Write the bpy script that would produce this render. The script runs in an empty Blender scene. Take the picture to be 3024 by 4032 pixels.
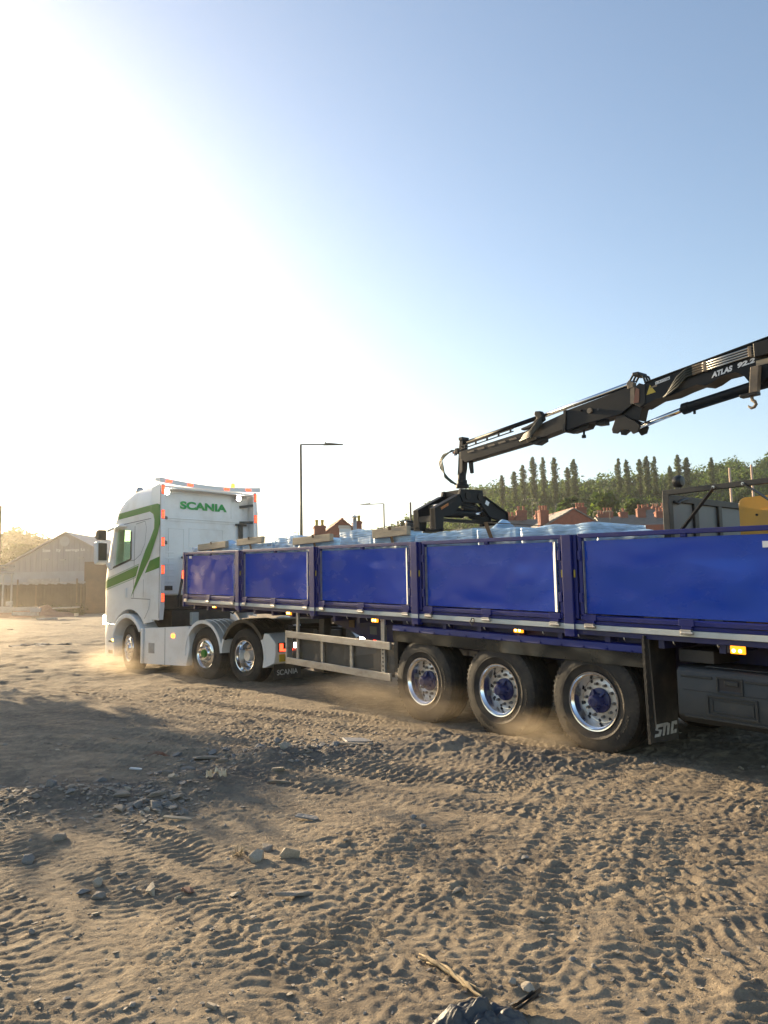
import bpy, bmesh, math, random
import numpy as np
from mathutils import Vector, Matrix, Euler
from mathutils.geometry import tessellate_polygon

R = math.radians
scene = bpy.context.scene
COL = scene.collection

# ------------------------------------------------------------------ camera
CAM_H, CAM_PITCH, CAM_ROLL = 1.6808, 5.917, 1.05
cam_data = bpy.data.cameras.new('camera')
cam = bpy.data.objects.new('camera', cam_data)
COL.objects.link(cam)
cam.location = (0, 0, CAM_H)
cam_data.sensor_fit = 'VERTICAL'
cam_data.sensor_height = 36.0
cam_data.lens = 36.0 * 3028.0 / 4032.0
cam_data.clip_start = 0.05
cam_data.clip_end = 6000
cam.rotation_euler = (Matrix.Rotation(R(90 + CAM_PITCH), 3, 'X') @ Matrix.Rotation(R(-CAM_ROLL), 3, 'Z')).to_euler()
scene.camera = cam

# ------------------------------------------------------------------ sky and sun
SUN_AZ, SUN_EL = 41.2, 15.0          # degrees left of the view axis, degrees up
HAZE_DENSITY = 0.0005
world = bpy.data.worlds.new('World')
scene.world = world
world.use_nodes = True
wn = world.node_tree.nodes
wl = world.node_tree.links
bg = wn['Background']
sky = wn.new('ShaderNodeTexSky')
sky.sky_type = 'NISHITA'
sky.sun_disc = False
sky.sun_elevation = R(SUN_EL)
sky.sun_rotation = R(-SUN_AZ)
sky.altitude = 60
sky.air_density = 1.0
sky.dust_density = 0.8
sky.ozone_density = 1.2
wl.new(sky.outputs['Color'], bg.inputs['Color'])
bg.inputs['Strength'].default_value = 0.09

sun_data = bpy.data.lights.new('sun', 'SUN')
sun_data.energy = 5.0
sun_data.angle = R(0.6)
sun_data.color = (1.0, 0.78, 0.49)
sun = bpy.data.objects.new('sun', sun_data)
COL.objects.link(sun)
sdir = Vector((-math.sin(R(SUN_AZ)) * math.cos(R(SUN_EL)), math.cos(R(SUN_AZ)) * math.cos(R(SUN_EL)), math.sin(R(SUN_EL))))
sun.rotation_euler = sdir.to_track_quat('Z', 'Y').to_euler()
sun.location = (-40, 45, 30)

scene.view_settings.view_transform = 'Standard'
scene.view_settings.look = 'None'
scene.view_settings.exposure = 1.5
scene.view_settings.gamma = 1.0
scene.view_settings.use_curve_mapping = False
scene.cycles.use_denoising = True
scene.cycles.max_bounces = 8
scene.cycles.volume_bounces = 0
scene.cycles.transparent_max_bounces = 24
scene.cycles.sample_clamp_indirect = 6.0

# ------------------------------------------------------------------ pixel helper (places far things at a chosen real distance)
def _axes():
    p, r = R(CAM_PITCH), R(CAM_ROLL)
    fwd = Vector((0, math.cos(p), math.sin(p)))
    up0 = Vector((0, -math.sin(p), math.cos(p)))
    rt0 = Vector((1, 0, 0))
    return rt0 * math.cos(r) - up0 * math.sin(r), up0 * math.cos(r) + rt0 * math.sin(r), fwd
_RT, _UP, _FW = _axes()
def at(u, v, y):
    d = _FW + _RT * ((u - 1512) / 3028) - _UP * ((v - 2016) / 3028)
    return Vector((0, 0, CAM_H)) + d * (y / d.y)
def on_ground(u, v):
    d = _FW + _RT * ((u - 1512) / 3028) - _UP * ((v - 2016) / 3028)
    return Vector((0, 0, CAM_H)) + d * (-CAM_H / d.z)

# ------------------------------------------------------------------ materials
MATS = {}
def mat(name, col, rough=0.5, metal=0.0, var=None, var_scale=3.0, var_lo=0.35, var_hi=0.7, bump=0.0, bump_scale=40.0,
        coat=0.0, emit=None, emit_strength=0.0, spec=0.5, var_rough=None, grime=None, stretch=None, bump_dist=0.02):
    if name in MATS:
        return MATS[name]
    m = bpy.data.materials.new(name)
    m.use_nodes = True
    nt = m.node_tree
    b = nt.nodes['Principled BSDF']
    b.inputs['Base Color'].default_value = (*col, 1)
    b.inputs['Roughness'].default_value = rough
    b.inputs['Metallic'].default_value = metal
    b.inputs['Specular IOR Level'].default_value = spec
    b.inputs['Coat Weight'].default_value = coat
    b.inputs['Coat Roughness'].default_value = 0.08
    tc = nt.nodes.new('ShaderNodeTexCoord')
    src = tc.outputs['Object']
    if stretch:
        mp = nt.nodes.new('ShaderNodeMapping')
        mp.inputs['Scale'].default_value = stretch
        nt.links.new(src, mp.inputs['Vector'])
        src = mp.outputs['Vector']
    if var:
        nz = nt.nodes.new('ShaderNodeTexNoise')
        nz.inputs['Scale'].default_value = var_scale
        nz.inputs['Detail'].default_value = 6
        nz.inputs['Roughness'].default_value = 0.62
        nt.links.new(src, nz.inputs['Vector'])
        rmp = nt.nodes.new('ShaderNodeMapRange')
        rmp.inputs['From Min'].default_value = var_lo
        rmp.inputs['From Max'].default_value = var_hi
        nt.links.new(nz.outputs['Fac'], rmp.inputs['Value'])
        mx = nt.nodes.new('ShaderNodeMix')
        mx.data_type = 'RGBA'
        mx.inputs['A'].default_value = (*col, 1)
        mx.inputs['B'].default_value = (*var, 1)
        nt.links.new(rmp.outputs['Result'], mx.inputs['Factor'])
        nt.links.new(mx.outputs['Result'], b.inputs['Base Color'])
        if var_rough is not None:
            mr = nt.nodes.new('ShaderNodeMapRange')
            mr.inputs['To Min'].default_value = rough
            mr.inputs['To Max'].default_value = var_rough
            nt.links.new(rmp.outputs['Result'], mr.inputs['Value'])
            nt.links.new(mr.outputs['Result'], b.inputs['Roughness'])
    if bump:
        nb = nt.nodes.new('ShaderNodeTexNoise')
        nb.inputs['Scale'].default_value = bump_scale
        nb.inputs['Detail'].default_value = 5
        nt.links.new(src, nb.inputs['Vector'])
        bp = nt.nodes.new('ShaderNodeBump')
        bp.inputs['Strength'].default_value = bump
        bp.inputs['Distance'].default_value = bump_dist
        nt.links.new(nb.outputs['Fac'], bp.inputs['Height'])
        nt.links.new(bp.outputs['Normal'], b.inputs['Normal'])
    if emit:
        b.inputs['Emission Color'].default_value = (*emit, 1)
        b.inputs['Emission Strength'].default_value = emit_strength
    MATS[name] = m
    return m

DUST = (0.30, 0.23, 0.16)
mat('white_paint', (0.78, 0.78, 0.77), 0.28, var=(0.55, 0.50, 0.43), var_scale=1.6, var_lo=0.5, var_hi=0.95, coat=0.4, var_rough=0.5)
mat('green_paint', (0.020, 0.19, 0.014), 0.42, spec=0.3)
mat('green_letter', (0.015, 0.32, 0.07), 0.4)
mat('green_line', (0.30, 0.42, 0.30), 0.4)
mat('blue_paint', (0.006, 0.014, 0.15), 0.40, spec=0.3, var=(0.022, 0.022, 0.10), var_scale=2.2, var_lo=0.46, var_hi=0.8, var_rough=0.55, stretch=(1, 1, 1.8))
mat('blue_panel', (0.0, 0.050, 0.44), 0.20, var=(0.002, 0.052, 0.38), var_scale=1.3, var_lo=0.45, var_hi=0.75, var_rough=0.42, stretch=(1, 1, 2.2), spec=0.32)
mat('blue_hub', (0.008, 0.018, 0.11), 0.4, var=(0.035, 0.035, 0.09), var_scale=9)
mat('pale_rail', (0.52, 0.55, 0.53), 0.42, var=(0.40, 0.36, 0.30), var_scale=4, var_lo=0.5, var_hi=0.85)
mat('aluminium', (0.46, 0.45, 0.43), 0.38, 0.75, var=(0.36, 0.32, 0.27), var_scale=5, var_rough=0.6, stretch=(1, 1, 3))
mat('polished_rim', (0.80, 0.81, 0.84), 0.14, 1.0, var=(0.55, 0.50, 0.44), var_scale=7, var_lo=0.52, var_hi=0.9, var_rough=0.4)
mat('wheel_disc', (0.74, 0.73, 0.72), 0.36, 0.7, var=(0.52, 0.46, 0.38), var_scale=6, var_rough=0.6)
mat('nut_steel', (0.20, 0.19, 0.18), 0.45, 0.5)
mat('rubber', (0.014, 0.0135, 0.013), 0.72, var=(0.10, 0.078, 0.055), var_scale=3.0, var_lo=0.44, var_hi=0.85, bump=0.25, bump_scale=60)
mat('black_plastic', (0.014, 0.015, 0.017), 0.36, var=(0.05, 0.046, 0.042), var_scale=3)
mat('black_strip', (0.010, 0.011, 0.012), 0.25, var=(0.022, 0.021, 0.019), var_scale=2.5)
mat('box_plastic', (0.012, 0.018, 0.022), 0.48, var=(0.030, 0.032, 0.033), var_scale=2.5, bump=0.15, bump_scale=150)
mat('chassis_black', (0.010, 0.010, 0.012), 0.6, var=(0.05, 0.042, 0.035), var_scale=3)
mat('chassis_blue', (0.008, 0.012, 0.10), 0.5, var=(0.03, 0.03, 0.06), var_scale=3)
mat('crane_paint', (0.003, 0.006, 0.010), 0.42, var=(0.008, 0.010, 0.013), var_scale=3.2, spec=0.22, var_rough=0.6)
mat('crane_dirty', (0.004, 0.004, 0.005), 0.5, spec=0.3, var=(0.014, 0.013, 0.012), var_scale=6)
mat('crane_sand', (0.23, 0.17, 0.11), 0.6, var=(0.10, 0.08, 0.06), var_scale=5)
mat('crane_rust', (0.13, 0.035, 0.02), 0.6, var=(0.06, 0.03, 0.02), var_scale=6)
mat('chrome', (0.75, 0.76, 0.78), 0.10, 1.0)
mat('steel_tube', (0.55, 0.53, 0.50), 0.3, 0.9)
mat('grey_letter', (0.55, 0.55, 0.53), 0.5, var=(0.25, 0.24, 0.23), var_scale=14)
mat('white_sticker', (0.72, 0.73, 0.74), 0.4)
mat('orange_sticker', (0.60, 0.20, 0.04), 0.5)
mat('dark_letter', (0.015, 0.015, 0.02), 0.5)
mat('yellow_paint', (0.62, 0.30, 0.012), 0.4, var=(0.48, 0.25, 0.03), var_scale=3, coat=0.2)
mat('warning_yellow', (0.42, 0.32, 0.03), 0.5)
mat('plate_yellow', (0.60, 0.42, 0.02), 0.5)
mat('red_tape', (0.5, 0.03, 0.02), 0.5)
mat('amber_lamp', (0.6, 0.2, 0.02), 0.25, emit=(1.0, 0.33, 0.02), emit_strength=3.0)
mat('amber_bright', (0.8, 0.4, 0.05), 0.2, emit=(1.0, 0.52, 0.06), emit_strength=14.0)
mat('amber_lens', (0.5, 0.16, 0.015), 0.2, emit=(1.0, 0.28, 0.01), emit_strength=0.9)
mat('red_lamp', (0.6, 0.05, 0.02), 0.25, emit=(1.0, 0.06, 0.02), emit_strength=1.7)
mat('work_lamp', (0.9, 0.9, 0.85), 0.2, emit=(1.0, 0.95, 0.82), emit_strength=25.0)
mat('lens_dark', (0.03, 0.01, 0.01), 0.15)
mat('glass_mirror', (0.6, 0.62, 0.64), 0.05, 1.0)
mat('grey_sheet', (0.15, 0.16, 0.16), 0.45, 0.3, var=(0.22, 0.22, 0.22), var_scale=2.2, var_rough=0.6)
mat('black_frame', (0.018, 0.017, 0.015), 0.5, var=(0.06, 0.052, 0.042), var_scale=6)
mat('hose', (0.02, 0.024, 0.018), 0.5)
mat('hose_green', (0.05, 0.06, 0.03), 0.5)
mat('board', (0.42, 0.34, 0.24), 0.8, var=(0.24, 0.20, 0.15), var_scale=5, bump=0.3, bump_scale=30, stretch=(0.5, 2, 3))
mat('strap', (0.17, 0.10, 0.05), 0.8, var=(0.10, 0.07, 0.04), var_scale=12)
mat('slate', (0.10, 0.17, 0.27), 0.6, var=(0.22, 0.26, 0.31), var_scale=8, bump=0.3, bump_scale=30, stretch=(0.7, 0.7, 6))
mat('seat_dark', (0.02, 0.02, 0.022), 0.8)
mat('red_brick', (0.28, 0.10, 0.062), 0.85, var=(0.19, 0.075, 0.052), var_scale=2.5, bump=0.2, bump_scale=12)
mat('red_clay', (0.46, 0.16, 0.085), 0.8, var=(0.25, 0.09, 0.06), var_scale=6)
mat('roof_slate', (0.13, 0.12, 0.115), 0.6, var=(0.20, 0.175, 0.15), var_scale=1.5, bump=0.3, bump_scale=3, stretch=(1, 1, 4))
mat('red_tile', (0.24, 0.085, 0.06), 0.75, var=(0.16, 0.06, 0.045), var_scale=2)
mat('render_pale', (0.50, 0.46, 0.40), 0.8)
mat('window_pale', (0.50, 0.56, 0.62), 0.2)
mat('window_white', (0.62, 0.62, 0.60), 0.5)
mat('flue_metal', (0.48, 0.48, 0.47), 0.35, 0.7)
mat('lamp_steel', (0.10, 0.105, 0.085), 0.5, 0.3)
mat('wood_pole', (0.13, 0.09, 0.06), 0.8)
mat('pole_sunlit', (0.52, 0.36, 0.26), 0.6)  # pole wood lightened to the orange white of sun falling on it
mat('cladding', (0.27, 0.255, 0.26), 0.7, var=(0.34, 0.32, 0.31), var_scale=0.8, stretch=(3, 3, 0.5))
mat('cladding_pale', (0.36, 0.36, 0.38), 0.7, var=(0.30, 0.29, 0.29), var_scale=0.8)
mat('roof_sheet', (0.36, 0.33, 0.32), 0.6, var=(0.28, 0.25, 0.23), var_scale=0.6)
mat('brown_block', (0.20, 0.13, 0.08), 0.8, var=(0.15, 0.10, 0.065), var_scale=1)
mat('hoarding', (0.085, 0.06, 0.042), 0.85, var=(0.13, 0.095, 0.065), var_scale=0.9)
mat('pale_board', (0.46, 0.44, 0.41), 0.7, var=(0.30, 0.27, 0.24), var_scale=3)
mat('rock', (0.32, 0.275, 0.22), 0.9, var=(0.21, 0.18, 0.15), var_scale=9, bump=0.5, bump_scale=35)
mat('rock_pale', (0.48, 0.41, 0.31), 0.85, var=(0.30, 0.25, 0.19), var_scale=8, bump=0.5, bump_scale=35)
mat('rock_grey', (0.26, 0.25, 0.235), 0.85, var=(0.17, 0.16, 0.15), var_scale=9, bump=0.5, bump_scale=35)
mat('brick_bit', (0.24, 0.10, 0.06), 0.9, var=(0.30, 0.2, 0.14), var_scale=14, bump=0.4, bump_scale=40)
mat('paper', (0.62, 0.50, 0.34), 0.8)
mat('straw', (0.42, 0.32, 0.18), 0.8, var=(0.20, 0.14, 0.08), var_scale=24, stretch=(1, 1, 1))
mat('bag_plastic', (0.030, 0.036, 0.046), 0.55, var=(0.09, 0.085, 0.08), var_scale=9, bump=0.35, bump_scale=30)
mat('bark', (0.07, 0.05, 0.035), 0.9)
mat('bucket_black', (0.012, 0.012, 0.013), 0.4)

def leaf_mat(name, c1, c2, trans=0.35):
    m = bpy.data.materials.new(name)
    m.use_nodes = True
    nt = m.node_tree
    b = nt.nodes['Principled BSDF']
    out = nt.nodes['Material Output']
    g = nt.nodes.new('ShaderNodeNewGeometry')
    mx = nt.nodes.new('ShaderNodeMix')
    mx.data_type = 'RGBA'
    mx.inputs['A'].default_value = (*c1, 1)
    mx.inputs['B'].default_value = (*c2, 1)
    vc = nt.nodes.new('ShaderNodeAttribute')
    vc.attribute_name = 'tint'
    ad = nt.nodes.new('ShaderNodeMath')
    ad.operation = 'MULTIPLY_ADD'
    ad.inputs[1].default_value = 0.4
    nt.links.new(g.outputs['Random Per Island'], ad.inputs[0])
    sc_ = nt.nodes.new('ShaderNodeMath')
    sc_.operation = 'MULTIPLY'
    sc_.inputs[1].default_value = 0.6
    nt.links.new(vc.outputs['Fac'], sc_.inputs[0])
    nt.links.new(sc_.outputs[0], ad.inputs[2])
    nt.links.new(ad.outputs[0], mx.inputs['Factor'])
    nt.links.new(mx.outputs['Result'], b.inputs['Base Color'])
    b.inputs['Roughness'].default_value = 0.6
    b.inputs['Specular IOR Level'].default_value = 0.3
    tr = nt.nodes.new('ShaderNodeBsdfTranslucent')
    nt.links.new(mx.outputs['Result'], tr.inputs['Color'])
    ms = nt.nodes.new('ShaderNodeMixShader')
    ms.inputs[0].default_value = trans
    nt.links.new(b.outputs[0], ms.inputs[1])
    nt.links.new(tr.outputs[0], ms.inputs[2])
    nt.links.new(ms.outputs[0], out.inputs['Surface'])
    MATS[name] = m
    return m
leaf_mat('leaf_wood', (0.020, 0.055, 0.012), (0.13, 0.185, 0.030), 0.55)
leaf_mat('leaf_poplar', (0.05, 0.085, 0.028), (0.14, 0.175, 0.06), 0.55)
leaf_mat('leaf_gold', (0.03, 0.045, 0.012), (0.09, 0.095, 0.025), 0.4)
leaf_mat('leaf_weed', (0.05, 0.06, 0.02), (0.14, 0.12, 0.05), 0.4)

def glass_mat(name, tint, alpha_mix):
    m = bpy.data.materials.new(name)
    m.use_nodes = True
    nt = m.node_tree
    nt.nodes.remove(nt.nodes['Principled BSDF'])
    out = nt.nodes['Material Output']
    t = nt.nodes.new('ShaderNodeBsdfTransparent')
    t.inputs['Color'].default_value = (*tint, 1)
    gl = nt.nodes.new('ShaderNodeBsdfGlossy')
    gl.inputs['Roughness'].default_value = 0.02
    ms = nt.nodes.new('ShaderNodeMixShader')
    ms.inputs[0].default_value = alpha_mix
    nt.links.new(t.outputs[0], ms.inputs[1])
    nt.links.new(gl.outputs[0], ms.inputs[2])
    nt.links.new(ms.outputs[0], out.inputs['Surface'])
    MATS[name] = m
glass_mat('window_glass', (0.80, 0.93, 0.85), 0.08)

def film_mat():
    m = bpy.data.materials.new('film_wrap')
    m.use_nodes = True
    nt = m.node_tree
    b = nt.nodes['Principled BSDF']
    out = nt.nodes['Material Output']
    b.inputs['Base Color'].default_value = (0.52, 0.74, 0.96, 1)
    b.inputs['Roughness'].default_value = 0.34
    tc = nt.nodes.new('ShaderNodeTexCoord')
    mp = nt.nodes.new('ShaderNodeMapping')
    mp.inputs['Scale'].default_value = (.7, .7, 9)
    nt.links.new(tc.outputs['Object'], mp.inputs['Vector'])
    nz = nt.nodes.new('ShaderNodeTexNoise')
    nz.inputs['Scale'].default_value = 7
    nz.inputs['Detail'].default_value = 5
    nt.links.new(mp.outputs['Vector'], nz.inputs['Vector'])
    bp = nt.nodes.new('ShaderNodeBump')
    bp.inputs['Strength'].default_value = 0.6
    bp.inputs['Distance'].default_value = 0.02
    nt.links.new(nz.outputs['Fac'], bp.inputs['Height'])
    nt.links.new(bp.outputs['Normal'], b.inputs['Normal'])
    t = nt.nodes.new('ShaderNodeBsdfTransparent')
    t.inputs['Color'].default_value = (0.82, 0.90, 0.97, 1)
    mr = nt.nodes.new('ShaderNodeMapRange')
    mr.inputs['From Min'].default_value = 0.35
    mr.inputs['From Max'].default_value = 0.65
    mr.inputs['To Min'].default_value = 0.45
    mr.inputs['To Max'].default_value = 0.95
    nt.links.new(nz.outputs['Fac'], mr.inputs['Value'])
    ms = nt.nodes.new('ShaderNodeMixShader')
    nt.links.new(mr.outputs['Result'], ms.inputs[0])
    nt.links.new(t.outputs[0], ms.inputs[1])
    nt.links.new(b.outputs[0], ms.inputs[2])
    nt.links.new(ms.outputs[0], out.inputs['Surface'])
    MATS['film_wrap'] = m
film_mat()

def mesh_screen_mat():
    m = bpy.data.materials.new('mesh_screen')
    m.use_nodes = True
    nt = m.node_tree
    b = nt.nodes['Principled BSDF']
    out = nt.nodes['Material Output']
    b.inputs['Base Color'].default_value = (0.085, 0.08, 0.072, 1)
    b.inputs['Roughness'].default_value = 0.5
    t = nt.nodes.new('ShaderNodeBsdfTransparent')
    ms = nt.nodes.new('ShaderNodeMixShader')
    ms.inputs[0].default_value = 0.68
    nt.links.new(t.outputs[0], ms.inputs[1])
    nt.links.new(b.outputs[0], ms.inputs[2])
    nt.links.new(ms.outputs[0], out.inputs['Surface'])
    MATS['mesh_screen'] = m
mesh_screen_mat()

# ------------------------------------------------------------------ mesh helpers
class MB:
    def __init__(self):
        self.v = []
        self.f = []
    def add(self, vs, fs):
        o = len(self.v)
        self.v += [tuple(p) for p in vs]
        self.f += [tuple(i + o for i in f) for f in fs]
        return self
    def box(self, x0, x1, y0, y1, z0, z1):
        vs = [(x, y, z) for x in (x0, x1) for y in (y0, y1) for z in (z0, z1)]
        return self.add(vs, [(0, 1, 3, 2), (4, 6, 7, 5), (0, 4, 5, 1), (2, 3, 7, 6), (0, 2, 6, 4), (1, 5, 7, 3)])
    def prism(self, poly, a, b, axis='y'):
        """poly in the two other axes (x,z for y; y,z for x; x,y for z), from a to b along axis"""
        n = len(poly)
        def P(p, t):
            return {'y': (p[0], t, p[1]), 'x': (t, p[0], p[1]), 'z': (p[0], p[1], t)}[axis]
        vs = [P(p, a) for p in poly] + [P(p, b) for p in poly]
        tris = tessellate_polygon([[Vector((p[0], p[1], 0)) for p in poly]])
        fs = [tuple(t) for t in tris] + [tuple(n + i for i in reversed(t)) for t in tris]
        fs += [(i, (i + 1) % n, n + (i + 1) % n, n + i) for i in range(n)]
        return self.add(vs, fs)
    def bar(self, p0, p1, w, h, up=(0, 0, 1)):
        p0, p1 = Vector(p0), Vector(p1)
        d = (p1 - p0).normalized()
        s = d.cross(Vector(up)).normalized()
        u = s.cross(d)
        vs = []
        for p in (p0, p1):
            for a, b in ((-1, -1), (1, -1), (1, 1), (-1, 1)):
                vs.append(p + s * (a * w / 2) + u * (b * h / 2))
        return self.add(vs, [(0, 1, 2, 3), (7, 6, 5, 4), (0, 4, 5, 1), (1, 5, 6, 2), (2, 6, 7, 3), (3, 7, 4, 0)])
    def cyl(self, p0, p1, r0, r1=None, n=16, caps=True):
        r1 = r0 if r1 is None else r1
        p0, p1 = Vector(p0), Vector(p1)
        d = (p1 - p0).normalized()
        a = Vector((0, 0, 1)) if abs(d.z) < 0.9 else Vector((1, 0, 0))
        s = d.cross(a).normalized()
        u = s.cross(d)
        vs = []
        for p, r in ((p0, r0), (p1, r1)):
            for i in range(n):
                t = 2 * math.pi * i / n
                vs.append(p + s * (r * math.cos(t)) + u * (r * math.sin(t)))
        fs = [(i, (i + 1) % n, n + (i + 1) % n, n + i) for i in range(n)]
        if caps:
            fs += [tuple(reversed(range(n))), tuple(range(n, 2 * n))]
        return self.add(vs, fs)
    def tube(self, pts, r, n=8):
        pts = [Vector(p) for p in pts]
        rs = r if isinstance(r, (list, tuple)) else [r] * len(pts)
        vs, fs = [], []
        prev = None
        for k, p in enumerate(pts):
            d = (pts[min(k + 1, len(pts) - 1)] - pts[max(k - 1, 0)]).normalized()
            if prev is None:
                a = Vector((0, 0, 1)) if abs(d.z) < 0.9 else Vector((1, 0, 0))
                s = d.cross(a).normalized()
            else:
                s = (prev - d * prev.dot(d)).normalized()
            prev = s
            u = s.cross(d)
            for i in range(n):
                t = 2 * math.pi * i / n
                vs.append(p + s * (rs[k] * math.cos(t)) + u * (rs[k] * math.sin(t)))
        for k in range(len(pts) - 1):
            for i in range(n):
                j = (i + 1) % n
                fs.append((k * n + i, k * n + j, (k + 1) * n + j, (k + 1) * n + i))
        fs += [tuple(reversed(range(n))), tuple((len(pts) - 1) * n + i for i in range(n))]
        return self.add(vs, fs)
    def lathe(self, prof, n=48, closed=False):
        """profile of (radius, y) turned about the y axis"""
        vs, fs = [], []
        m = len(prof)
        for i in range(n):
            t = 2 * math.pi * i / n
            for r, y in prof:
                vs.append((r * math.cos(t), y, r * math.sin(t)))
        for i in range(n):
            j = (i + 1) % n
            for k in range(m if closed else m - 1):
                k2 = (k + 1) % m
                fs.append((i * m + k, j * m + k, j * m + k2, i * m + k2))
        return self.add(vs, fs)
    def arc_strip(self, cx, cz, r0, r1, a0, a1, y0, y1, n=20):
        """thick arched strip about the y direction (angles in degrees, 0 = +x, 90 = up)"""
        poly = []
        for i in range(n + 1):
            t = R(a0 + (a1 - a0) * i / n)
            poly.append((t, r0, r1))
        vs, fs = [], []
        for t, a, b in poly:
            for r in (a, b):
                for y in (y0, y1):
                    vs.append((cx + r * math.cos(t), y, cz + r * math.sin(t)))
        for i in range(n):
            o, q = 4 * i, 4 * (i + 1)
            fs += [(o, q, q + 1, o + 1), (o + 2, o + 3, q + 3, q + 2), (o, o + 2, q + 2, q), (o + 1, q + 1, q + 3, o + 3)]
        fs += [(0, 1, 3, 2), (4 * n, 4 * n + 2, 4 * n + 3, 4 * n + 1)]
        return self.add(vs, fs)
    def xform(self, fn):
        self.v = [tuple(fn(*p)) for p in self.v]
        return self
    def mesh(self, name, material, smooth=False):
        me = bpy.data.meshes.new(name)
        me.from_pydata(self.v, [], self.f)
        bm = bmesh.new()
        bm.from_mesh(me)
        bmesh.ops.recalc_face_normals(bm, faces=bm.faces)
        bm.to_mesh(me)
        bm.free()
        if smooth:
            me.polygons.foreach_set('use_smooth', [True] * len(me.polygons))
        me.materials.append(MATS[material])
        return me
    def build(self, name, material, parent=None, smooth=False, bevel=0.0, auto=None):
        me = self.mesh(name, material, smooth or auto is not None or bevel > 0)
        o = bpy.data.objects.new(name, me)
        COL.objects.link(o)
        o.parent = parent
        if bevel:
            b = o.modifiers.new('bevel', 'BEVEL')
            b.width = bevel
            b.segments = 2
            b.limit_method = 'ANGLE'
            b.angle_limit = R(40)
            b.harden_normals = True
        elif auto is not None:
            me.set_sharp_from_angle(angle=R(auto))
        return o

def empty(name, loc=(0, 0, 0), rz=0.0, parent=None):
    o = bpy.data.objects.new(name, None)
    COL.objects.link(o)
    o.location = loc
    o.rotation_euler = (0, 0, rz)
    o.empty_display_size = 0.3
    o.parent = parent
    return o

def tag(o, label=None, cat=None, group=None, kind=None):
    if label:
        o['label'] = label
    if cat:
        o['category'] = cat
    if group:
        o['group'] = group
    if kind:
        o['kind'] = kind
    return o

def copy_tree(o, parent=None):
    c = o.copy()
    COL.objects.link(c)
    c.parent = parent
    for ch in [k for k in bpy.data.objects if k.parent == o]:
        copy_tree(ch, c)
    return c

def text_mesh(body, origin, xd, yd, w, h, material, name='lettering', parent=None, offset=0.0, depth=0.002, shear=0.0):
    cu = bpy.data.curves.new(name, 'FONT')
    cu.body = body
    cu.size = 1.0
    cu.offset = offset
    cu.shear = shear
    tmp = bpy.data.objects.new('tmp', cu)
    COL.objects.link(tmp)
    dg = bpy.context.evaluated_depsgraph_get()
    me = bpy.data.meshes.new_from_object(tmp.evaluated_get(dg))
    bpy.data.objects.remove(tmp)
    bpy.data.curves.remove(cu)
    co = np.array([v.co[:] for v in me.vertices])
    lo, hi = co.min(0), co.max(0)
    o, X, Y = Vector(origin), Vector(xd).normalized(), Vector(yd).normalized()
    for v in me.vertices:
        a = (v.co.x - lo[0]) / (hi[0] - lo[0]) * w
        b = (v.co.y - lo[1]) / (hi[1] - lo[1]) * h
        v.co = o + X * a + Y * b
    me.materials.clear()
    me.materials.append(MATS[material])
    ob = bpy.data.objects.new(name, me)
    COL.objects.link(ob)
    ob.parent = parent
    return ob

# ------------------------------------------------------------------ numpy noise
_rs = np.random.RandomState(7)
_perm = _rs.permutation(4096)
_val = _rs.rand(4096) * 2 - 1
def vnoise(x, y, seed=0):
    xi = np.floor(x).astype(np.int64)
    yi = np.floor(y).astype(np.int64)
    fx, fy = x - xi, y - yi
    fx = fx * fx * fx * (fx * (fx * 6 - 15) + 10)
    fy = fy * fy * fy * (fy * (fy * 6 - 15) + 10)
    def h(a, b):
        return _val[_perm[(_perm[(a + seed * 131) & 4095] + b) & 4095]]
    return (h(xi, yi) * (1 - fx) + h(xi + 1, yi) * fx) * (1 - fy) + (h(xi, yi + 1) * (1 - fx) + h(xi + 1, yi + 1) * fx) * fy
def fbm(x, y, oct=4, seed=0, gain=0.5):
    a, s, t = 1.0, 0.0, 0.0
    for k in range(oct):
        s = s + a * vnoise(x, y, seed + k)
        t += a
        a *= gain
        x, y = x * 2.03 + 17.1, y * 2.03 - 9.7
    return s / t
def sstep(a, b, x):
    t = np.clip((x - a) / (b - a), 0, 1)
    return t * t * (3 - 2 * t)
# ------------------------------------------------------------------ ground
def graded(stops):
    """stops: list of (position, spacing) -> coordinates with spacing interpolated in between"""
    out = [stops[0][0]]
    for (p0, s0), (p1, s1) in zip(stops[:-1], stops[1:]):
        p = out[-1]
        while p < p1 - 1e-6:
            t = (p - p0) / (p1 - p0)
            p += s0 * (s1 / s0) ** t
            out.append(min(p, p1))
    return np.array(out)

gx = graded([(-900, 60), (-60, 4), (-24, 0.5), (-9, 0.09), (-4.5, 0.026), (-2.4, 0.015), (2.6, 0.015), (4.6, 0.026), (8, 0.09), (24, 0.6), (60, 4), (900, 60)])
gy = graded([(-40, 6), (0, 0.5), (2.3, 0.05), (2.75, 0.012), (6.0, 0.016), (9.5, 0.026), (14, 0.055), (24, 0.14), (45, 0.7), (120, 5), (1500, 90)])
GX, GY = np.meshgrid(gx, gy)

def bezier(p0, p1, p2, n=36):
    t = np.linspace(0, 1, n)[:, None]
    p0, p1, p2 = map(np.array, (p0, p1, p2))
    return (1 - t) ** 2 * p0 + 2 * t * (1 - t) * p1 + t ** 2 * p2

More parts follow.
